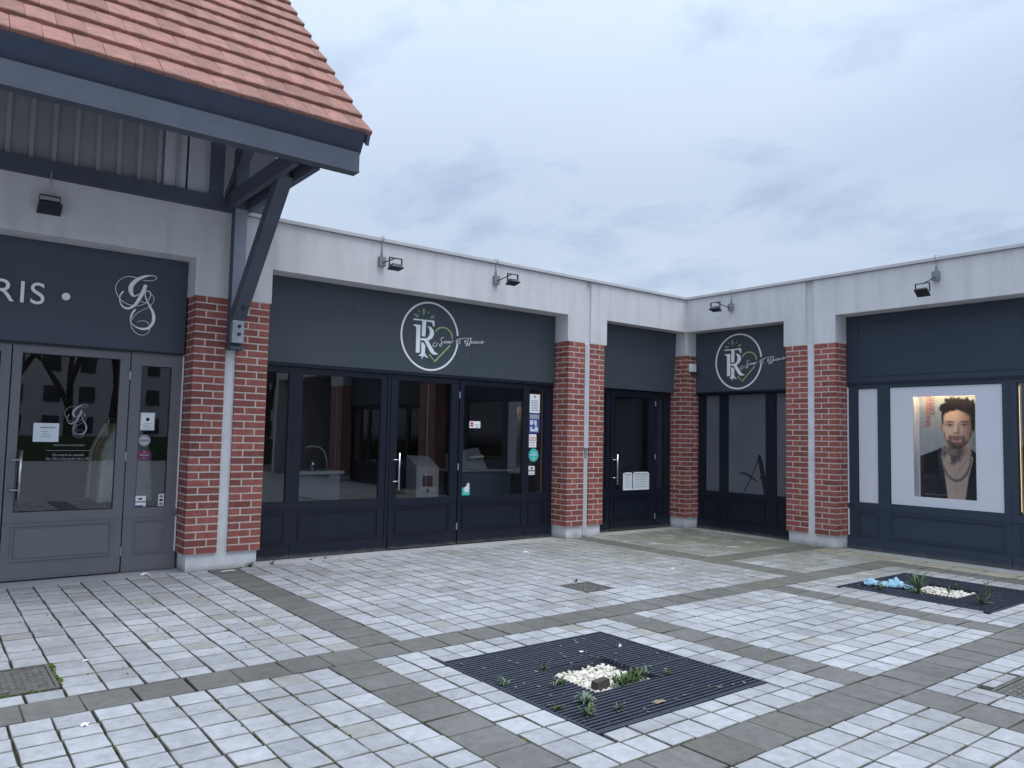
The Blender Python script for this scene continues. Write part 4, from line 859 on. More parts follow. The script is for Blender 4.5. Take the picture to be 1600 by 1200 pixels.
sheet('red_label', -4.235, -4.05, 1.60, 1.695, 'white label with red dots on the right leaf of the navy double door', 'sticker', 'white', .346, [(.08, .34, .55, .85, 'redink'), (.08, .34, .20, .48, 'redink'), (.40, .92, .45, .52, 'ink'), (.62, .8, .10, .25, 'ink')])
sheet('hours_sheet', -3.15, -2.955, 1.85, 2.13, 'white opening-hours sheet at the top of the narrow pane beside the pillar', 'notice', 'white', .350, lines(7, .12, .9, .12, .72, 'ink') + [(.40, .60, .82, .92, 'ink')])
sheet('blue_flyer', -3.155, -2.955, 1.55, 1.838, 'blue photo flyer below the white opening-hours sheet', 'flyer', 'blueink', .350, [(.05, .95, .74, .96, 'whitegrey'), (.5, .72, .36, .66, 'paper'), (.08, .40, .42, .66, 'paper'), (.1, .85, .08, .32, 'paper'), (.30, .55, .20, .45, 'blueink')])
r, o = sheet('ring_label', -3.155, -3.01, 1.335, 1.532, 'small white label with two reddish rings under the blue flyer', 'sticker', 'white', .350, [(.15, .8, .33, .38, 'ink'), (.25, .7, .14, .18, 'ink')])
for uu in (-3.115, -3.055): MB(o).ribbon([(uu + .022 * math.cos(t * .5236), 1.462 + .026 * math.sin(t * .5236), .009) for t in range(13)], .3485, .3498, 2).build('ring', M['redink'], r)
disc('mint_sticker', -3.058, 1.222, .094, .097, 'round mint-green sticker with white lettering on the navy shop window', 'sticker', 'mint', .350, [(-.35, .35, .32, .46, 'paper'), (-.65, .65, -.05, .12, 'paper'), (-.08, .14, -.75, -.3, 'paper')])
sheet('card_label', -3.15, -3.035, .93, 1.06, 'small black and white label under the round mint sticker', 'sticker', 'white', .350, [(0, 1, .40, .52, 'black'), (.35, .7, .64, .86, 'black'), (.1, .85, .12, .2, 'ink')])
o = (-4.275, .345, .662); r = empty('hand_sticker', o); tag(r, 'mint-green square sticker with white hand at the foot of the glass door', 'sticker')
MB(o).box(-4.343, -4.205, .345, .347, .664, .772).build('sheet', M['mint'], r)
MB(o).prism([(-4.31, .74), (-4.28, .70), (-4.23, .71), (-4.215, .76), (-4.215, .83), (-4.255, .83), (-4.262, .79), (-4.285, .782)], .3435, .3448).build('hand', M['paper'], r)
o = (-.86, .30, .655); r = empty('leaflet_holder', o); tag(r, 'white leaflet holder with two sheets on the small navy door', 'notice')
MB(o).box(-1.175, -.555, .316, .325, .652, .668).box(-1.175, -1.165, .316, .325, .668, .93).box(-.565, -.555, .316, .325, .668, .93).build('tray', M['white'], r)
for a, b, t in ((-1.163, -.965, .94), (-.945, -.567, .945)):
    c = MB(o).box(a, b, .319, .323, .669, t - .02).build('leaflet', M['paper'], r)
    MB(o).box(a + .02, b - .02, .310, .318, t - .022, t).build('flap', M['white'], c)
    for k in range(5): MB(o).box(a + .04, b - .06 - .02 * (k % 2), .3182, .3188, .70 + k * .04, .705 + k * .04).build('print', M['ink'], c)

# ------------------------------------------------------------------ poster in the lit window (flat print of an anonymous bearded man)
def paint(nx, ny):
    X, Y = np.meshgrid(np.linspace(0, 1, nx), np.linspace(0, 1, ny))          # X right, Y down; picture is 1 x 1.72 in these units
    Yp = Y * 1.72
    rng = np.random.RandomState(4)
    def fbm(s, seed, sx=1.0, sy_=1.0):
        r_ = np.random.RandomState(seed); o_ = np.zeros_like(X); a = 1.0
        for k in range(4):
            gx, gy = int(4 * s * sx * 2 ** k) + 3, int(6 * s * sy_ * 2 ** k) + 3; gr = r_.rand(gy, gx)
            fx = X * (gx - 1.001); fy = Y * (gy - 1.001); ix = fx.astype(int); iy = fy.astype(int); tx = fx - ix; ty = fy - iy; tx = tx * tx * (3 - 2 * tx); ty = ty * ty * (3 - 2 * ty)
            o_ += a * (gr[iy, ix] * (1 - tx) * (1 - ty) + gr[iy, ix + 1] * tx * (1 - ty) + gr[iy + 1, ix] * (1 - tx) * ty + gr[iy + 1, ix + 1] * tx * ty); a *= .5
        return o_ / 1.875
    def ell(cx, cy, rx, ry, soft, wob=0):
        return np.clip((1 - np.hypot((X - cx) / rx, (Yp - cy) / ry) + wob) / soft + .5, 0, 1)
    def poly(pts, soft):
        """soft-edged polygon via signed distance"""
        d = np.full_like(X, 9.0); ins = np.zeros_like(X, bool); n = len(pts)
        for i in range(n):
            (ax, ay), (bx, by) = pts[i], pts[(i + 1) % n]; ex, ey = bx - ax, by - ay
            t = np.clip(((X - ax) * ex + (Yp - ay) * ey) / (ex * ex + ey * ey), 0, 1); d = np.minimum(d, np.hypot(X - ax - t * ex, Yp - ay - t * ey))
            c = ((ay > Yp) != (by > Yp)) & (X < (bx - ax) * (Yp - ay) / (by - ay + 1e-9) + ax); ins ^= c
        return np.clip(np.where(ins, d, -d) / soft + .5, 0, 1)
    img = np.zeros((ny, nx, 3)); img[:] = (168, 174, 176); img += (18 * (1 - Yp / 1.7) * -1)[..., None] + ((X - .5) * -14)[..., None]
    def over(mask, col):
        nonlocal img
        col = np.array(col, float) if not isinstance(col, np.ndarray) else col
        img = img * (1 - mask[..., None]) + col * mask[..., None]
    skin = np.zeros_like(img); skin[:] = (206, 176, 162)
    # neck and chest
    over(poly([(.40, .80), (.84, .80), (.86, .98), (.92, 1.0), (.80, 1.72), (.43, 1.72), (.36, 1.0), (.40, .92)], .02), skin * (0.90 + .12 * fbm(1, 3))[..., None])
    over(ell(.62, .90, .20, .10, .7) * .55, (96, 78, 76))
    tat = ell(.55, .97, .17, .16, .5) * np.clip((fbm(3, 9) - .42) * 7, 0, 1) * .75
    over(tat, (62, 56, 64))
    over(np.clip(1 - np.abs(X - .60 - (Yp - 1.4) * -.02) / .012, 0, 1) * (Yp > 1.36) * .25, (120, 92, 84))
    # jacket
    jl = poly([(.0, 1.02), (.12, .97), (.30, .90), (.38, .86), (.36, 1.02), (.42, 1.30), (.47, 1.72), (.0, 1.72)], .015); jr = poly([(.86, .88), (1.0, .98), (1.0, 1.72), (.76, 1.72), (.82, 1.35), (.90, 1.05)], .015)
    jk = np.zeros_like(img); jk[:] = (17, 19, 27)
    over(jl, jk * (0.85 + .3 * fbm(1, 5))[..., None]); over(jr, jk * (0.85 + .3 * fbm(1, 6))[..., None])
    # chain
    for i in range(27):
        t = i / 26; a = math.pi * t; cx = .615 - .245 * math.cos(a) * (1 - .12 * math.sin(a)); cy = .98 + .42 * math.sin(a) ** .8
        over(ell(cx, cy, .019, .026, .4) * .95, (66, 64, 66)); over(ell(cx - .003, cy - .004, .013, .017, .5) * .8, (168, 166, 166)); over(ell(cx, cy, .006, .009, .6), (84, 72, 70))
    for i in range(30):
        t = i / 29; over(ell(.60 + .22 * (1 - t) + .0, 1.02 + .31 * t, .006, .008, .8) * .8, (110, 108, 108))
    # ears, face
    over(ell(.385, .52, .03, .07, .5), (170, 132, 122)); over(ell(.895, .54, .028, .065, .5), (140, 106, 98))
    face = poly([(.41, .30), (.50, .20), (.65, .17), (.80, .20), (.89, .30), (.895, .50), (.87, .66), (.80, .80), (.70, .885), (.60, .885), (.50, .82), (.43, .70), (.40, .52)], .02)
    shade = 1.05 - .42 * np.clip((X - .60) / .28, 0, 1) ** 1.3 - .10 * np.clip((.46 - X) / .06, 0, 1)
    over(face, skin * (shade * (0.96 + .06 * fbm(2, 8)))[..., None] * np.array((1.04, 1.0, .97)))
    # beard, moustache, lips
    beard = face * np.clip((Yp - .665 - .12 * (1 - np.abs(X - .64) / .25) + .10 * (np.abs(X - .64) > .2)) / .06, 0, 1) * (0.55 + .45 * fbm(5, 2))
    over(np.clip(beard * 1.15, 0, 1) * .92, (78, 50, 42)); over(ell(.635, .865, .14, .05, .8) * .6 * face, (70, 48, 44))
    over(ell(.63, .682, .13, .024, .7) * .7, (104, 72, 60)); over(ell(.525, .735, .035, .075, .8) * .65, (96, 66, 56)); over(ell(.745, .735, .035, .075, .8) * .7, (82, 56, 48)); over(ell(.635, .79, .10, .03, .8) * .6, (92, 62, 52)); over(ell(.63, .712, .075, .016, .6) * .85, (150, 88, 84)); over(ell(.63, .738, .062, .016, .6) * .75, (172, 112, 106)); over(ell(.63, .723, .078, .005, .8) * .8, (84, 48, 48))
    # eyes, brows, nose
    for cx, k in ((.525, 1), (.765, -1)):
        over(ell(cx, .474, .090, .045, 1.0) * .42, (110, 80, 74)); over(ell(cx, .492, .048, .015, .5) * .9, (196, 188, 184)); over(ell(cx, .490, .020, .016, .5), (52, 54, 62))
        over(ell(cx, .478, .056, .008, .8) * .85, (48, 36, 36))
        over(np.clip(1 - np.abs(Yp - (.438 + .10 * (X - cx) ** 2 * 10 - .012)) / .016, 0, 1) * np.clip(1.25 - np.abs(X - cx) / .075, 0, 1) * 1.0, (40, 29, 27))
    over(np.clip(1 - np.abs(X - .665) / .03, 0, 1) * np.clip((Yp - .42) / .1, 0, 1) * (Yp < .62) * .6, (110, 76, 68)); over(ell(.615, .55, .020, .10, 1.0) * .5, (236, 212, 200))
    over(ell(.635, .618, .055, .022, .8) * .45, (118, 78, 70)); over(ell(.605, .628, .012, .008, .6) * .8, (70, 42, 40)); over(ell(.665, .630, .012, .008, .6) * .8, (70, 42, 40))
    # hair
    wob = (fbm(5, 12) - .5) * .75; st = fbm(4, 14, 2.5, 1.0)
    hair = np.maximum.reduce([ell(.66, .185, .30, .155, .12, wob), ell(.47, .20, .13, .11, .15, wob), ell(.86, .27, .11, .17, .15, wob), ell(.415, .33, .035, .13, .4, wob), ell(.905, .42, .032, .16, .4, wob)])
    fore = ell(.63, .385, .225, .150, .22, wob * .35); hair = np.clip(hair - fore * face, 0, 1)
    hc = np.zeros_like(img); hc[:] = (34, 29, 31); over(hair, hc * (0.35 + 1.3 * st)[..., None])
    # glossy bar at the foot of the print
    over((np.abs(Yp - 1.66) < .006) * ((X > .08) & (X < .48)) * .8, (190, 184, 180))
    img += rng.randn(ny, nx, 1) * 2.0
    c = np.clip(img / 255, 0, 1); return np.where(c < .04045, c / 12.92, ((c + .055) / 1.055) ** 2.4)
NX, NY = 150, 258
im = paint(NX, NY); pu0, pu1, pz0, pz1 = 3.632, 4.375, .785, 2.15; pd = DP + .170
o = ((pu0 + pu1) / 2, pd, pz0); pr = empty('poster', o, 'B'); tag(pr, 'tall portrait poster of a bearded man with chain necklace in the lit window', 'poster')
pv = MB(o)
V = [(pu0 + (pu1 - pu0) * i / (NX - 1), pd, pz1 - (pz1 - pz0) * j / (NY - 1)) for j in range(NY) for i in range(NX)]
F = [(j * NX + i, (j + 1) * NX + i, (j + 1) * NX + i + 1, j * NX + i + 1) for j in range(NY - 1) for i in range(NX - 1)]
pv.add(V, F); po = pv.build('print', M['poster'], pr)
ca = po.data.color_attributes.new('print', 'FLOAT_COLOR', 'POINT')
ca.data.foreach_set('color', np.concatenate([im.reshape(-1, 3), np.ones((NX * NY, 1))], 1).astype(np.float32).ravel())
MB(o).box(pu0, pu1, pd + .001, pd + .004, pz0, pz1).build('backing', M['white'], pr)
text('Shampoo', .115, M['redink'], 'lettering', pr, (3.775 - o[0], -.002, 1.735 - o[2]), .0006, (math.pi / 2, -math.pi / 2, 0))
text('EXPERT', .085, M['plum'], 'lettering', pr, (3.83 - o[0], -.002, 1.90 - o[2]), .0006, (math.pi / 2, -math.pi / 2, 0))

# ------------------------------------------------------------------ tree grates with pebbles, manholes
def leafblade(mb, base, az, ln, w, lift, droop):
    dx, dy = math.cos(az), math.sin(az); px, py = -dy, dx; V = []
    for i in range(5):
        t = i / 4; r = ln * t; z = base[2] + lift * math.sin(t * math.pi * .55) * ln - droop * ln * t * t; ww = w * (math.sin(math.pi * min(1, t * .9 + .12)) ** .8) * .5
        V += [(base[0] + dx * r + px * ww, base[1] + dy * r + py * ww, z + .15 * ww), (base[0] + dx * r, base[1] + dy * r, z - .1 * ww), (base[0] + dx * r - px * ww, base[1] + dy * r - py * ww, z + .15 * ww)]
    mb.add(V, [f for i in range(4) for f in ((i * 3, i * 3 + 3, i * 3 + 4, i * 3 + 1), (i * 3 + 1, i * 3 + 4, i * 3 + 5, i * 3 + 2))])
def weed(x, y, z, n, r, h, label, group, mat='leaf', stem=False, wf=1.0):
    o = (x, y, z); e = empty('weed', o); tag(e, label, 'weed', group); mb = MB(o)
    for i in range(int(n * 1.6)):
        az = 2.4 * i + random.uniform(-.4, .4); k = random.uniform(.35, 1.0); leafblade(mb, (x + random.uniform(-.01, .01), y + random.uniform(-.01, .01), z), az, r * k, r * wf * random.uniform(.15, .26), h / r * random.uniform(.5, 1.3), random.uniform(.1, .5))
    mb.build('leaves', M[mat], e, True)
    sb = MB(o); sb.tube([(x, y, z - .03), (x + .002, y, z + h * (.9 if stem else .35))], [.004, .002], 5); sb.build('stem', M['leaf'], e)
def grate(g_, label, hole, seam):
    x0, x1, y0, y1 = g_; hx0, hx1, hy0, hy1 = hole; o = ((x0 + x1) / 2, (y0 + y1) / 2, 0); r = empty('tree_grate', o); tag(r, label, 'tree grate', 'iron tree grates set into the paving')
    fr = MB(o); t = .016
    fr.box(x0, x1, y0, y0 + t, -.12, .003); fr.box(x0, x1, y1 - t, y1, -.12, .003); fr.box(x0, x0 + t, y0 + t, y1 - t, -.12, .003); fr.box(x1 - t, x1, y0 + t, y1 - t, -.12, .003); fr.build('frame', M['grate'], r)
    hb = MB(o); k = .012
    hb.box(hx0 - k, hx1 + k, hy0 - k, hy0, -.14, -.006); hb.box(hx0 - k, hx1 + k, hy1, hy1 + k, -.14, -.002); hb.box(hx0 - k, hx0, hy0, hy1, -.14, -.030); hb.box(hx1, hx1 + k, hy0, hy1, -.14, -.030); hb.build('collar', M['grate'], r)
    sup = MB(o)
    for x in (x0 + .2, x1 - .2): sup.box(x - .006, x + .006, y0 + t, y1 - t, -.055, -.026)
    sup.build('bearer', M['grate'], r)
    n = 40; pitch = (y1 - y0 - 2 * t) / n; bm = {}
    for i in range(n):
        yc = y0 + t + pitch * (i + .5)
        segs = [(x0 + t, x1 - t)] if not (hy0 - k < yc < hy1 + k) else [(x0 + t, hx0 - k), (hx1 + k, x1 - t)]
        for a, b in segs:
            L_ = round(b - a, 4)
            if L_ not in bm:
                q = MB(); w_ = .0068; c_ = .0025
                for X_ in (-L_ / 2, L_ / 2):
                    pass
                prof = [(-w_, -.026), (w_, -.026), (w_, -c_), (w_ - c_, 0), (-w_ + c_, 0), (-w_, -c_)]; m_ = len(prof)
                q.add([(-L_ / 2, p[0], p[1]) for p in prof] + [(L_ / 2, p[0], p[1]) for p in prof], [tuple(range(m_))[::-1], tuple(range(m_, 2 * m_))] + [(j, (j + 1) % m_, m_ + (j + 1) % m_, m_ + j) for j in range(m_)])
                bm[L_] = q.mesh('bar', M['grate'])
            inst('bar', bm[L_], r, ((a + b) / 2 - o[0], yc - o[1], random.uniform(-.001, .001)), (1, 1, 1))
    if seam: MB(o).box(hx1 + k, x1 - t, seam - .013, seam + .013, -.03, .004).build('seam_bar', M['grate'], r)
    pit = MB().box(x0 + .001, x1 - .001, y0 + .001, y1 - .001, -.19, -.125).build('soil', M['soil']); tag(pit, kind='structure')
    return r
H1 = (-7.085, -6.57, -5.165, -4.68); H2 = (-2.14, -1.62, -5.16, -4.66)
grate(G1, 'black iron tree grate around a square of white pebbles in open paving', H1, -5.0)
grate(G2, 'black iron tree grate with a pale blue cloth and grass on it', H2, None)
# bearers stop at the hole: pebble beds
def pebbles(h, name, n, zt, label, seed, keep=lambda x, y: True):
    rs = random.Random(seed); mb = MB(((h[0] + h[1]) / 2, (h[2] + h[3]) / 2, -.12)); mb.box(h[0], h[1], h[2], h[3], -.124, zt - .018)
    base = []; ph = (1 + 5 ** .5) / 2
    base = [Vector(v).normalized() for v in ((-1, ph, 0), (1, ph, 0), (-1, -ph, 0), (1, -ph, 0), (0, -1, ph), (0, 1, ph), (0, -1, -ph), (0, 1, -ph), (ph, 0, -1), (ph, 0, 1), (-ph, 0, -1), (-ph, 0, 1))]
    fc = [(0, 11, 5), (0, 5, 1), (0, 1, 7), (0, 7, 10), (0, 10, 11), (1, 5, 9), (5, 11, 4), (11, 10, 2), (10, 7, 6), (7, 1, 8), (3, 9, 4), (3, 4, 2), (3, 2, 6), (3, 6, 8), (3, 8, 9), (4, 9, 5), (2, 4, 11), (6, 2, 10), (8, 6, 7), (9, 8, 1)]
    for _ in range(n):
        x, y = rs.uniform(h[0] + .01, h[1] - .01), rs.uniform(h[2] + .01, h[3] - .01)
        if not keep(x, y): continue
        s_ = rs.uniform(.009, .019); sc = Vector((s_ * rs.uniform(.8, 1.4), s_ * rs.uniform(.8, 1.3), s_ * rs.uniform(.6, .9))); ro = Matrix.Rotation(rs.uniform(0, 6), 3, 'Z') @ Matrix.Rotation(rs.uniform(-.5, .5), 3, 'X')
        c = Vector((x, y, zt + rs.uniform(-.012, .008)))
        mb.add([tuple(c + ro @ Vector((b.x * sc.x, b.y * sc.y, b.z * sc.z)) * rs.uniform(.85, 1.15)) for b in base], fc)
    p = mb.build(name, M['pebble'], None, True); p.location = mb.o; tag(p, label, 'pebbles', kind='stuff')
pebbles(H1, 'pebble_bed', 900, -.045, 'white pebbles filling the square hole of the nearer grate', 5)
pebbles(H2, 'pebble_bed', 700, -.030, 'white pebbles in the hole of the grate with the cloth', 6)
o = (-6.94, -5.03, -.03); r = MB(o); r.add([(-7.005, -5.075, -.045), (-6.885, -5.065, -.045), (-6.88, -5.0, -.045), (-7.0, -5.01, -.045), (-7.0, -5.07, .008), (-6.888, -5.06, .014), (-6.884, -5.004, .012), (-6.996, -5.012, .006)], [(3, 2, 1, 0), (4, 5, 6, 7), (0, 1, 5, 4), (1, 2, 6, 5), (2, 3, 7, 6), (3, 0, 4, 7)])
b = r.build('stone_block', M['stonebit']); b.location = o; tag(b, 'brown rectangular block lying on the white pebbles', 'block')
# low green plant in the pebble corner
random.seed(11)
o = (-6.75, -5.1, -.03); e = empty('ground_plant', o); tag(e, 'low bright green plant spreading over the pebbles beside the brown block', 'plant'); mb = MB(o)
for i in range(260):
    t = random.random(); x = -6.86 + .26 * t + random.uniform(-.05, .05); y = -5.125 + .07 * t + random.uniform(-.03, .045)
    if not (H1[0] < x < H1[1] - .005 and H1[2] < y): continue
    leafblade(mb, (x, y, -.03 + random.uniform(0, .03)), random.uniform(0, 6.28), random.uniform(.02, .045), random.uniform(.010, .018), random.uniform(.4, 1.4), .2)
mb.build('leaves', M['leaf'], e, True)
WG = 'small weeds growing through the nearer tree grate'
WLS = ["grey-green weed by the pebble grate's frame beside the grey band", 'small weed at the pebble hole corner facing the wide navy shopfront', 'large grey-green leafy weed on the bars beside the pebble hole', 'small green weed in the grate corner beside the grey bands', 'bushy green weed next to the large grey-green leafy weed', 'small green weed between the bushy weed and the dry leaf', 'small green weed between the low plant and the seam of the grate', 'low spreading weed at the edge of the white pebbles', 'tiny grey-green weed beside the low spreading weed on the bars', 'grey-green weed at the tip of the low bright plant']
for lb_, (x, y, n, rr, hh, mt) in zip(WLS, ((-7.473, -4.759, 9, .06, .05, 'leafpale'), (-7.071, -4.662, 8, .05, .06, 'leaf'), (-7.278, -5.258, 16, .085, .06, 'leafpale'), (-7.488, -5.25, 9, .055, .05, 'leaf'), (-7.409, -5.411, 12, .07, .06, 'leaf'),
                            (-7.203, -5.446, 9, .05, .05, 'leaf'), (-6.483, -5.172, 8, .055, .05, 'leaf'), (-7.172, -4.92, 10, .07, .04, 'leaf'), (-7.24, -4.95, 7, .05, .04, 'leafpale'), (-6.60, -5.10, 8, .05, .06, 'leafpale'))):
    weed(x, y, -.004, n, rr, hh, lb_, WG, mt)
WG2 = 'grass and weeds in the grate with the cloth'
for x, y, n, rr, hh, lb, st in ((-2.06, -4.74, 16, .20, .22, 'tall grass tuft beside the end of the pale blue cloth', True), (-2.24, -4.82, 14, .14, .08, 'spreading weed in front of the tall grass tuft', False), (-2.44, -4.53, 10, .11, .09, 'leafy weed in front of the pale blue cloth', False),
                                (-2.27, -5.42, 14, .13, .12, 'bushy weed by the edge of the grate with the cloth', False), (-1.80, -5.30, 9, .10, .16, 'upright weed between the pebbles and the grate edge', True), (-1.95, -5.0, 9, .08, .08, 'small weed among the pebbles of the grate with the cloth', False), (-1.55, -4.9, 7, .08, .07, 'small weed behind the pebbles of the grate with the cloth', False)):
    weed(x, y, -.006, n, rr, hh * 1.1, lb, WG2, 'leaf', st, .42)
WG3 = 'weeds along the foot of the walls'
for x, y, rr, hh, lb in ((-7.37, -.01, .07, .09, 'dark weed sprig at the foot of the white plinth'), (-7.48, -.03, .035, .03, 'tiny weed where the grey band meets the white plinth'), (-7.10, .05, .06, .05, 'small dark weed in front of the navy kick panel beside the plinth'),
                         (-6.60, .13, .04, .03, 'tiny weed along the foot of the wide navy shopfront'), (-6.42, .14, .04, .03, 'tiny weed along the foot of the wide navy shopfront'), (-8.43, -2.59, .035, .02, 'tiny weed in a paving joint in front of the brick pillar'), (-8.2, -2.02, .03, .025, 'tiny weed in a paving joint in front of the brick pillar'), (-4.86, -2.55, .05, .05, 'tiny pale weed behind the small square manhole cover')):
    weed(x, y, 0, 7, rr, hh, lb, WG3, 'leaf')
# crumbs of leaf litter caught on the grates
rs_ = random.Random(77); lt = MB()
for k in range(150):
    g_ = G1 if k % 3 else G2; x, y = rs_.uniform(g_[0] + .05, g_[1] - .05), rs_.uniform(g_[2] + .05, g_[3] - .05); a = rs_.uniform(0, 6.28); l_ = rs_.uniform(.006, .022); w_ = l_ * rs_.uniform(.2, .5); z = rs_.uniform(.0015, .006)
    ca, sa = math.cos(a), math.sin(a); lt.add([(x + ca * l_, y + sa * l_, z), (x - sa * w_, y + ca * w_, z + .003), (x - ca * l_, y - sa * l_, z + .001), (x + sa * w_, y - ca * w_, z + .002)], [(0, 1, 2, 3)])
tag(lt.build('leaf_litter', M['coat']), 'scattered crumbs of dry leaf litter on the iron tree grates', 'litter', kind='stuff')
# crumpled cloth
random.seed(9); nx, ny = 34, 12; V = []; o = (-2.2, -4.4, .0)
A_, B_ = Vector((-2.298, -4.297, 0)), Vector((-2.070, -4.722, 0)); ax = (B_ - A_); pp = Vector((-ax.y, ax.x, 0)).normalized()
for i in range(nx):
    t = i / (nx - 1); wd = .075 * (1 - .80 * max(0, t - .70) / .30) * (1 - .35 * math.exp(-((t - .28) / .08) ** 2)); hump = .045 + .06 * math.exp(-((t - .60) / .13) ** 2) + .045 * math.exp(-((t - .08) / .12) ** 2) - .045 * max(0, t - .75) * 4
    for j in range(ny):
        s_ = j / (ny - 1) * 2 - 1; p = A_ + ax * t + pp * (wd * s_)
        f = noise.noise((t * 9, s_ * 2.2, 1.0)); f2 = noise.noise((t * 22, s_ * 5, 3.0))
        z = max(.004, hump * .8 * (1 - s_ * s_ * .85) + .034 * f + .020 * f2)
        V.append((p.x + .03 * f2, p.y + .03 * noise.noise((t * 15, s_ * 3, 7)), z))
mb = MB(o)
V = [(a + .02 * noise.noise((a * 40, b * 40, 2)), b + .02 * noise.noise((a * 40, b * 40, 8)), max(.004, c_ + .012 * abs(noise.noise((a * 45, b * 45, 5))))) for a, b, c_ in V]
mb.add(V, [(i * ny + j, (i + 1) * ny + j, (i + 1) * ny + j + 1, i * ny + j + 1) for i in range(nx - 1) for j in range(ny - 1)])
c = mb.build('crumpled_cloth', M['cloth'], None, True); c.location = o; tag(c, 'crumpled pale blue cloth lying on the far iron tree grate', 'cloth')
md = c.modifiers.new('thick', 'SOLIDIFY'); md.thickness = .003
def manhole(h, label):
    x0, x1, y0, y1 = h; o = ((x0 + x1) / 2, (y0 + y1) / 2, 0); r = empty('manhole_cover', o); tag(r, label, 'manhole', 'square manhole covers in the paving'); t = .022
    fr = MB(o); fr.box(x0 + .004, x1 - .004, y0 + .004, y0 + t, -.04, 0); fr.box(x0 + .004, x1 - .004, y1 - t, y1 - .004, -.04, 0); fr.box(x0 + .004, x0 + t, y0 + t, y1 - t, -.04, 0); fr.box(x1 - t, x1 - .004, y0 + t, y1 - t, -.04, 0); fr.build('frame', M['iron'], r)
    MB(o).box(x0 + t + .004, x1 - t - .004, y0 + t + .004, y1 - t - .004, -.04, -.005).build('lid', M['iron'], r)
    st = MB(o); n = int((x1 - x0) / .042); k = int((y1 - y0) / .042)
    for i in range(n):
        for j in range(k):
            x = x0 + t + .02 + (x1 - x0 - 2 * t - .04) * (i + .5) / n; y = y0 + t + .02 + (y1 - y0 - 2 * t - .04) * (j + .5) / k; a, b = (.016, .006) if (i + j) % 2 else (.006, .016)
            st.add([(x - a, y, -.005), (x, y - b, -.005), (x + a, y, -.005), (x, y + b, -.005), (x - a * .5, y, .001), (x, y - b * .5, .001), (x + a * .5, y, .001), (x, y + b * .5, .001)], [(4, 5, 6, 7), (0, 1, 5, 4), (1, 2, 6, 5), (2, 3, 7, 6), (3, 0, 4, 7)])
    tag(st.build('studs', M['iron'], r), kind='stuff')
    MB(o).box(o[0] - .04, o[0] + .04, y0 + t + .03, y0 + t + .042, -.0045, -.0035).build('key_slot', M['rubber'], r)
manhole(MHL, 'studded square manhole cover edged with moss near the grey double door'); manhole(MHM, 'small studded manhole cover in the bay before the wide navy shopfront'); manhole(MHR, 'studded manhole cover in the bay across the grey band from the nearer grate')
# litter
for nm, x, y, z, s_, mt, lb in (('crushed_cup', -8.42, .08, .0, (.055, .03, .022), 'white', 'crushed white paper scrap near the foot of the grey door frame'), ('paper_scrap', -9.615, -4.08, 0, (.022, .018, .02), 'white', 'small white paper ball on the paving before the studded cover'), ('paper_scrap', -9.42, -2.86, 0, (.016, .01, .006), 'white', 'flat white paper scrap beside the mossy manhole cover'),
                                ('paper_scrap', -4.05, -.72, 0, (.05, .028, .02), 'paper', 'small white litter scrap in front of the navy double door'), ('paper_scrap', -3.33, -2.55, 0, (.03, .02, .012), 'paper', 'tiny pale litter scrap on the tiles before the band crossing'), ('dry_leaf', -6.93, -5.5, .002, (.05, .02, .006), 'coat', 'dry brown leaf lying on the grate with white pebbles'), ('paper_scrap', -6.28, -4.56, .0, (.014, .008, .03), 'white', 'white scrap standing at the edge of the nearer grate'),
                                ('dry_leaf', -6.60, -4.50, .002, (.02, .014, .006), 'paper', 'pale leaf scrap on the bars behind the pebble hole'), ('dry_leaf', -7.65, -.14, .002, (.09, .03, .01), 'coat2', 'dry pale leaf litter on the grey band before the white plinth')):
    mb = MB((x, y, z)); nn = 7
    V = []
    for i in range(nn):
        for j in range(nn):
            a, b = i / (nn - 1) * 2 - 1, j / (nn - 1) * 2 - 1; f = noise.noise((a * 2 + x * 9, b * 2 + y * 7, 1)); V.append((x + a * s_[0] * (.8 + .3 * f), y + b * s_[1] * (.8 + .4 * noise.noise((a * 3, b * 3, x))), z + .002 + s_[2] * max(0, (1 - a * a * .6 - b * b * .6) * .7 + f * .7)))
    mb.add(V, [(i * nn + j, (i + 1) * nn + j, (i + 1) * nn + j + 1, i * nn + j + 1) for i in range(nn - 1) for j in range(nn - 1)])
    q = mb.build(nm, M[mt], None); q.location = mb.o; tag(q, lb, 'litter'); q.modifiers.new('thick', 'SOLIDIFY').thickness = .0015

# ------------------------------------------------------------------ furniture dimly seen through the glass
o = (-3.3, 1.7, 0); r = empty('reception_desk', o); tag(r, 'grey reception desk with pale top edge behind the right door leaf', 'desk')
MB(o).box(-3.78, -2.62, 1.45, 1.49, 0, .93).box(-3.78, -2.62, 1.95, 2.0, 0, .93).build('panel', M['furngrey'], r); MB(o).box(-3.82, -2.58, 1.40, 2.05, .93, .955).build('worktop', M['furn'], r)
o = (-3.3, 1.75, .955); r = empty('display_stand', o); tag(r, 'slanted pale display stand with two bars on the reception desk', 'display')
MB(o).add([(-3.62, 1.6, .955), (-2.98, 1.6, .955), (-2.98, 1.9, .955), (-3.62, 1.9, .955), (-3.60, 1.78, 1.20), (-3.06, 1.78, 1.30), (-3.06, 1.9, 1.30), (-3.60, 1.9, 1.20)], [(3, 2, 1, 0), (4, 5, 6, 7), (0, 1, 5, 4), (1, 2, 6, 5), (2, 3, 7, 6), (3, 0, 4, 7)]).build('body', M['furn'], r)
for a, b, z in ((-3.75, -3.5, 1.08), (-3.36, -3.1, 1.14)): MB(o).tube([(a, 1.58, z), (b, 1.58, z + .02)], .022, 8).build('bar', M['white'], r)
o = (-4.32, 1.5, 0); r = empty('payment_kiosk', o); tag(r, 'pale freestanding payment kiosk behind the left door leaf', 'kiosk')
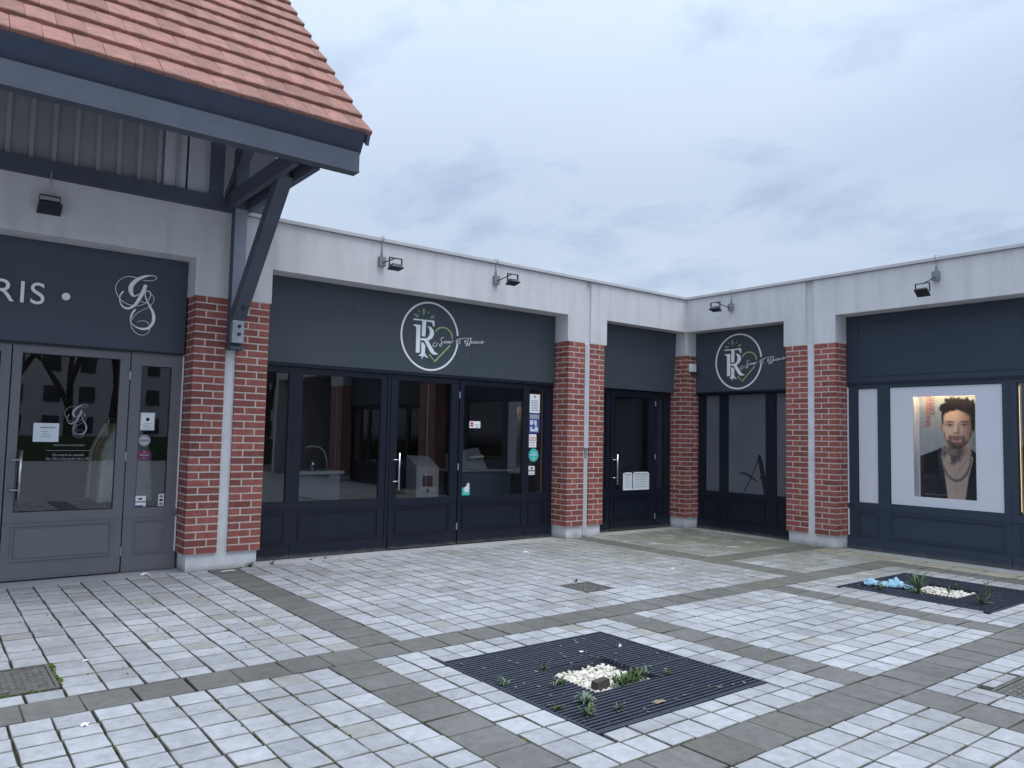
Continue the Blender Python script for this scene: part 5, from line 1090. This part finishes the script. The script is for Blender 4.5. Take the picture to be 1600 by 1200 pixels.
MB(o).add([(-4.47, 1.35, 0), (-4.08, 1.35, 0), (-4.08, 1.65, 0), (-4.47, 1.65, 0), (-4.47, 1.35, 1.02), (-4.08, 1.35, 1.0), (-4.08, 1.65, 1.16), (-4.47, 1.65, 1.18)], [(3, 2, 1, 0), (4, 5, 6, 7), (0, 1, 5, 4), (1, 2, 6, 5), (2, 3, 7, 6), (3, 0, 4, 7)]).build('cabinet', M['furn'], r)
MB(o).box(-4.36, -4.19, 1.342, 1.349, .72, .88).build('screen', M['black'], r); MB(o).box(-4.29, -4.25, 1.34, 1.349, .63, .69).build('reader', M['black'], r)
o = (-5.95, 1.6, 0); r = empty('wash_unit', o); tag(r, 'grey wash unit with pale top behind the large fixed window', 'cabinet')
MB(o).box(-6.22, -5.62, 1.5, 1.95, 0, .92).build('cabinet', M['furngrey'], r); MB(o).box(-6.26, -5.58, 1.45, 2.0, .92, .965).build('top', M['furn'], r)
o = (-5.95, 1.65, .965); r = empty('arc_lamp', o); tag(r, 'chrome curved arc lamp standing on the wash unit', 'lamp')
MB(o).tube([(-5.75, 1.65, .965), (-5.76, 1.65, 1.12), (-5.80, 1.65, 1.23), (-5.88, 1.65, 1.29), (-5.98, 1.65, 1.30), (-6.08, 1.65, 1.28)], .012, 8).build('arc', M['chrome'], r, True)
MB(o).tube([(-5.97, 1.65, 1.0), (-5.97, 1.65, 1.04), (-5.97, 1.65, 1.10)], [.02, .05, .03], 10).build('shade', M['chrome'], r, True); MB(o).tube([(-5.97, 1.65, .965), (-5.97, 1.65, 1.01)], .012, 8).build('stem', M['chrome'], r)
o = (-8.52, .85, 0); r = empty('clothes_rail', o); tag(r, 'clothes rail inside the left shop behind the door edge', 'rail')
MB(o).tube([(-8.52, .62, 0), (-8.52, .62, 1.62)], .012, 8).tube([(-8.52, 1.8, 0), (-8.52, 1.8, 1.62)], .012, 8).build('upright', M['chrome'], r); MB(o).tube([(-8.52, .62, 1.6), (-8.52, 1.8, 1.6)], .012, 8).build('bar', M['chrome'], r)
for k, (y, mt, lb) in enumerate(((.75, 'coat2', 'pale coat hanging at the window end of the clothes rail'), (.95, 'coat', 'beige coat hanging behind the pale coat'), (1.2, 'coat', 'second beige coat on the clothes rail'), (1.45, 'coat2', 'second pale coat on the clothes rail'))):
    mb = MB((-8.52, y, .75)); V = []; nu = 16
    for i in range(9):
        t = i / 8; z = 1.55 - t * .85; wx = .10 + .13 * min(1, t * 3) + .05 * t
        for j in range(nu):
            a = 6.283 * j / nu; V.append((-8.52 + math.cos(a) * wx * (1 + .08 * math.sin(a * 5 + t * 2)), y + math.sin(a) * .045 * (1 + .5 * t) * (1 + .25 * math.sin(a * 4)), z))
    mb.add(V, [(i * nu + j, i * nu + (j + 1) % nu, (i + 1) * nu + (j + 1) % nu, (i + 1) * nu + j) for i in range(8) for j in range(nu)] + [tuple(range(nu))])
    q = mb.build('coat', M[mt], None, True); q.location = mb.o; tag(q, lb, 'coat')

# ------------------------------------------------------------------ what the glass mirrors: flats and bare trees across the road behind the camera
o = (6, -62, 0); r = empty('apartment_block', o); tag(r, 'pale apartment block seen only as a reflection in the grey glazed door', 'building')
MB(o).box(-16, 28, -74, -62, -.2, 13).build('wall', M['flat'], r); MB(o).box(-16.4, 28.4, -74.4, -61.6, 13, 13.6).build('roof', M['groove'], r)
wm_ = None
for i in range(17):
    for j in range(5):
        x = -14.2 + i * 2.5; z = 1.0 + j * 2.45
        if wm_ is None: wm_ = MB().box(-.55, .55, -.06, .04, 0, 1.3).mesh('window', M['flatwin'])
        inst('window', wm_, r, (x - o[0], 0.03, z))
def bare_tree(x, y, h, seed):
    rs = random.Random(seed); o = (x, y, -.2); e = empty('bare_tree', o); tag(e, 'leafless tree seen only as a reflection in the grey glazed door', 'tree', 'bare trees across the road'); tr = MB(o); cr = MB(o)
    def grow(p, d, ln, r, lv):
        q = p + d * ln; (tr if lv == 0 else cr).tube([tuple(p), tuple((p + q) / 2 + Vector((rs.uniform(-.05, .05), rs.uniform(-.05, .05), 0)) * ln), tuple(q)], [r, r * .85, r * .65], 6 if lv < 2 else 4)
        if lv < 5:
            for k in range(3 if lv < 4 else 2):
                nd = (d + Vector((rs.uniform(-1, 1), rs.uniform(-1, 1), rs.uniform(-.2, .7))) * .62).normalized(); grow(q if k else p + d * ln * rs.uniform(.6, 1), nd, ln * rs.uniform(.58, .8), r * .6, lv + 1)
    grow(Vector((x, y, -.2)), Vector((0, 0, 1)), h * .34, h * .022, 0); tr.build('trunk', M['bark'], e); cr.build('crown', M['bark'], e)
for i, (x, y, h) in enumerate(((-4.5, -33, 11), (-1.5, -38, 12), (2.5, -35, 11), (7, -40, 13), (-8, -41, 12), (0.5, -31, 10), (-5.8, -44, 13), (4.8, -32, 10))): bare_tree(x, y, h, 30 + i)
tag(MB().box(-30, 40, -30.3, -29.9, -.2, 1.1).build('hedge', M['leaf']), 'low dark hedge along the road behind the court, seen only mirrored in glass', 'hedge')
print('OBJECTS', len(bpy.data.objects))
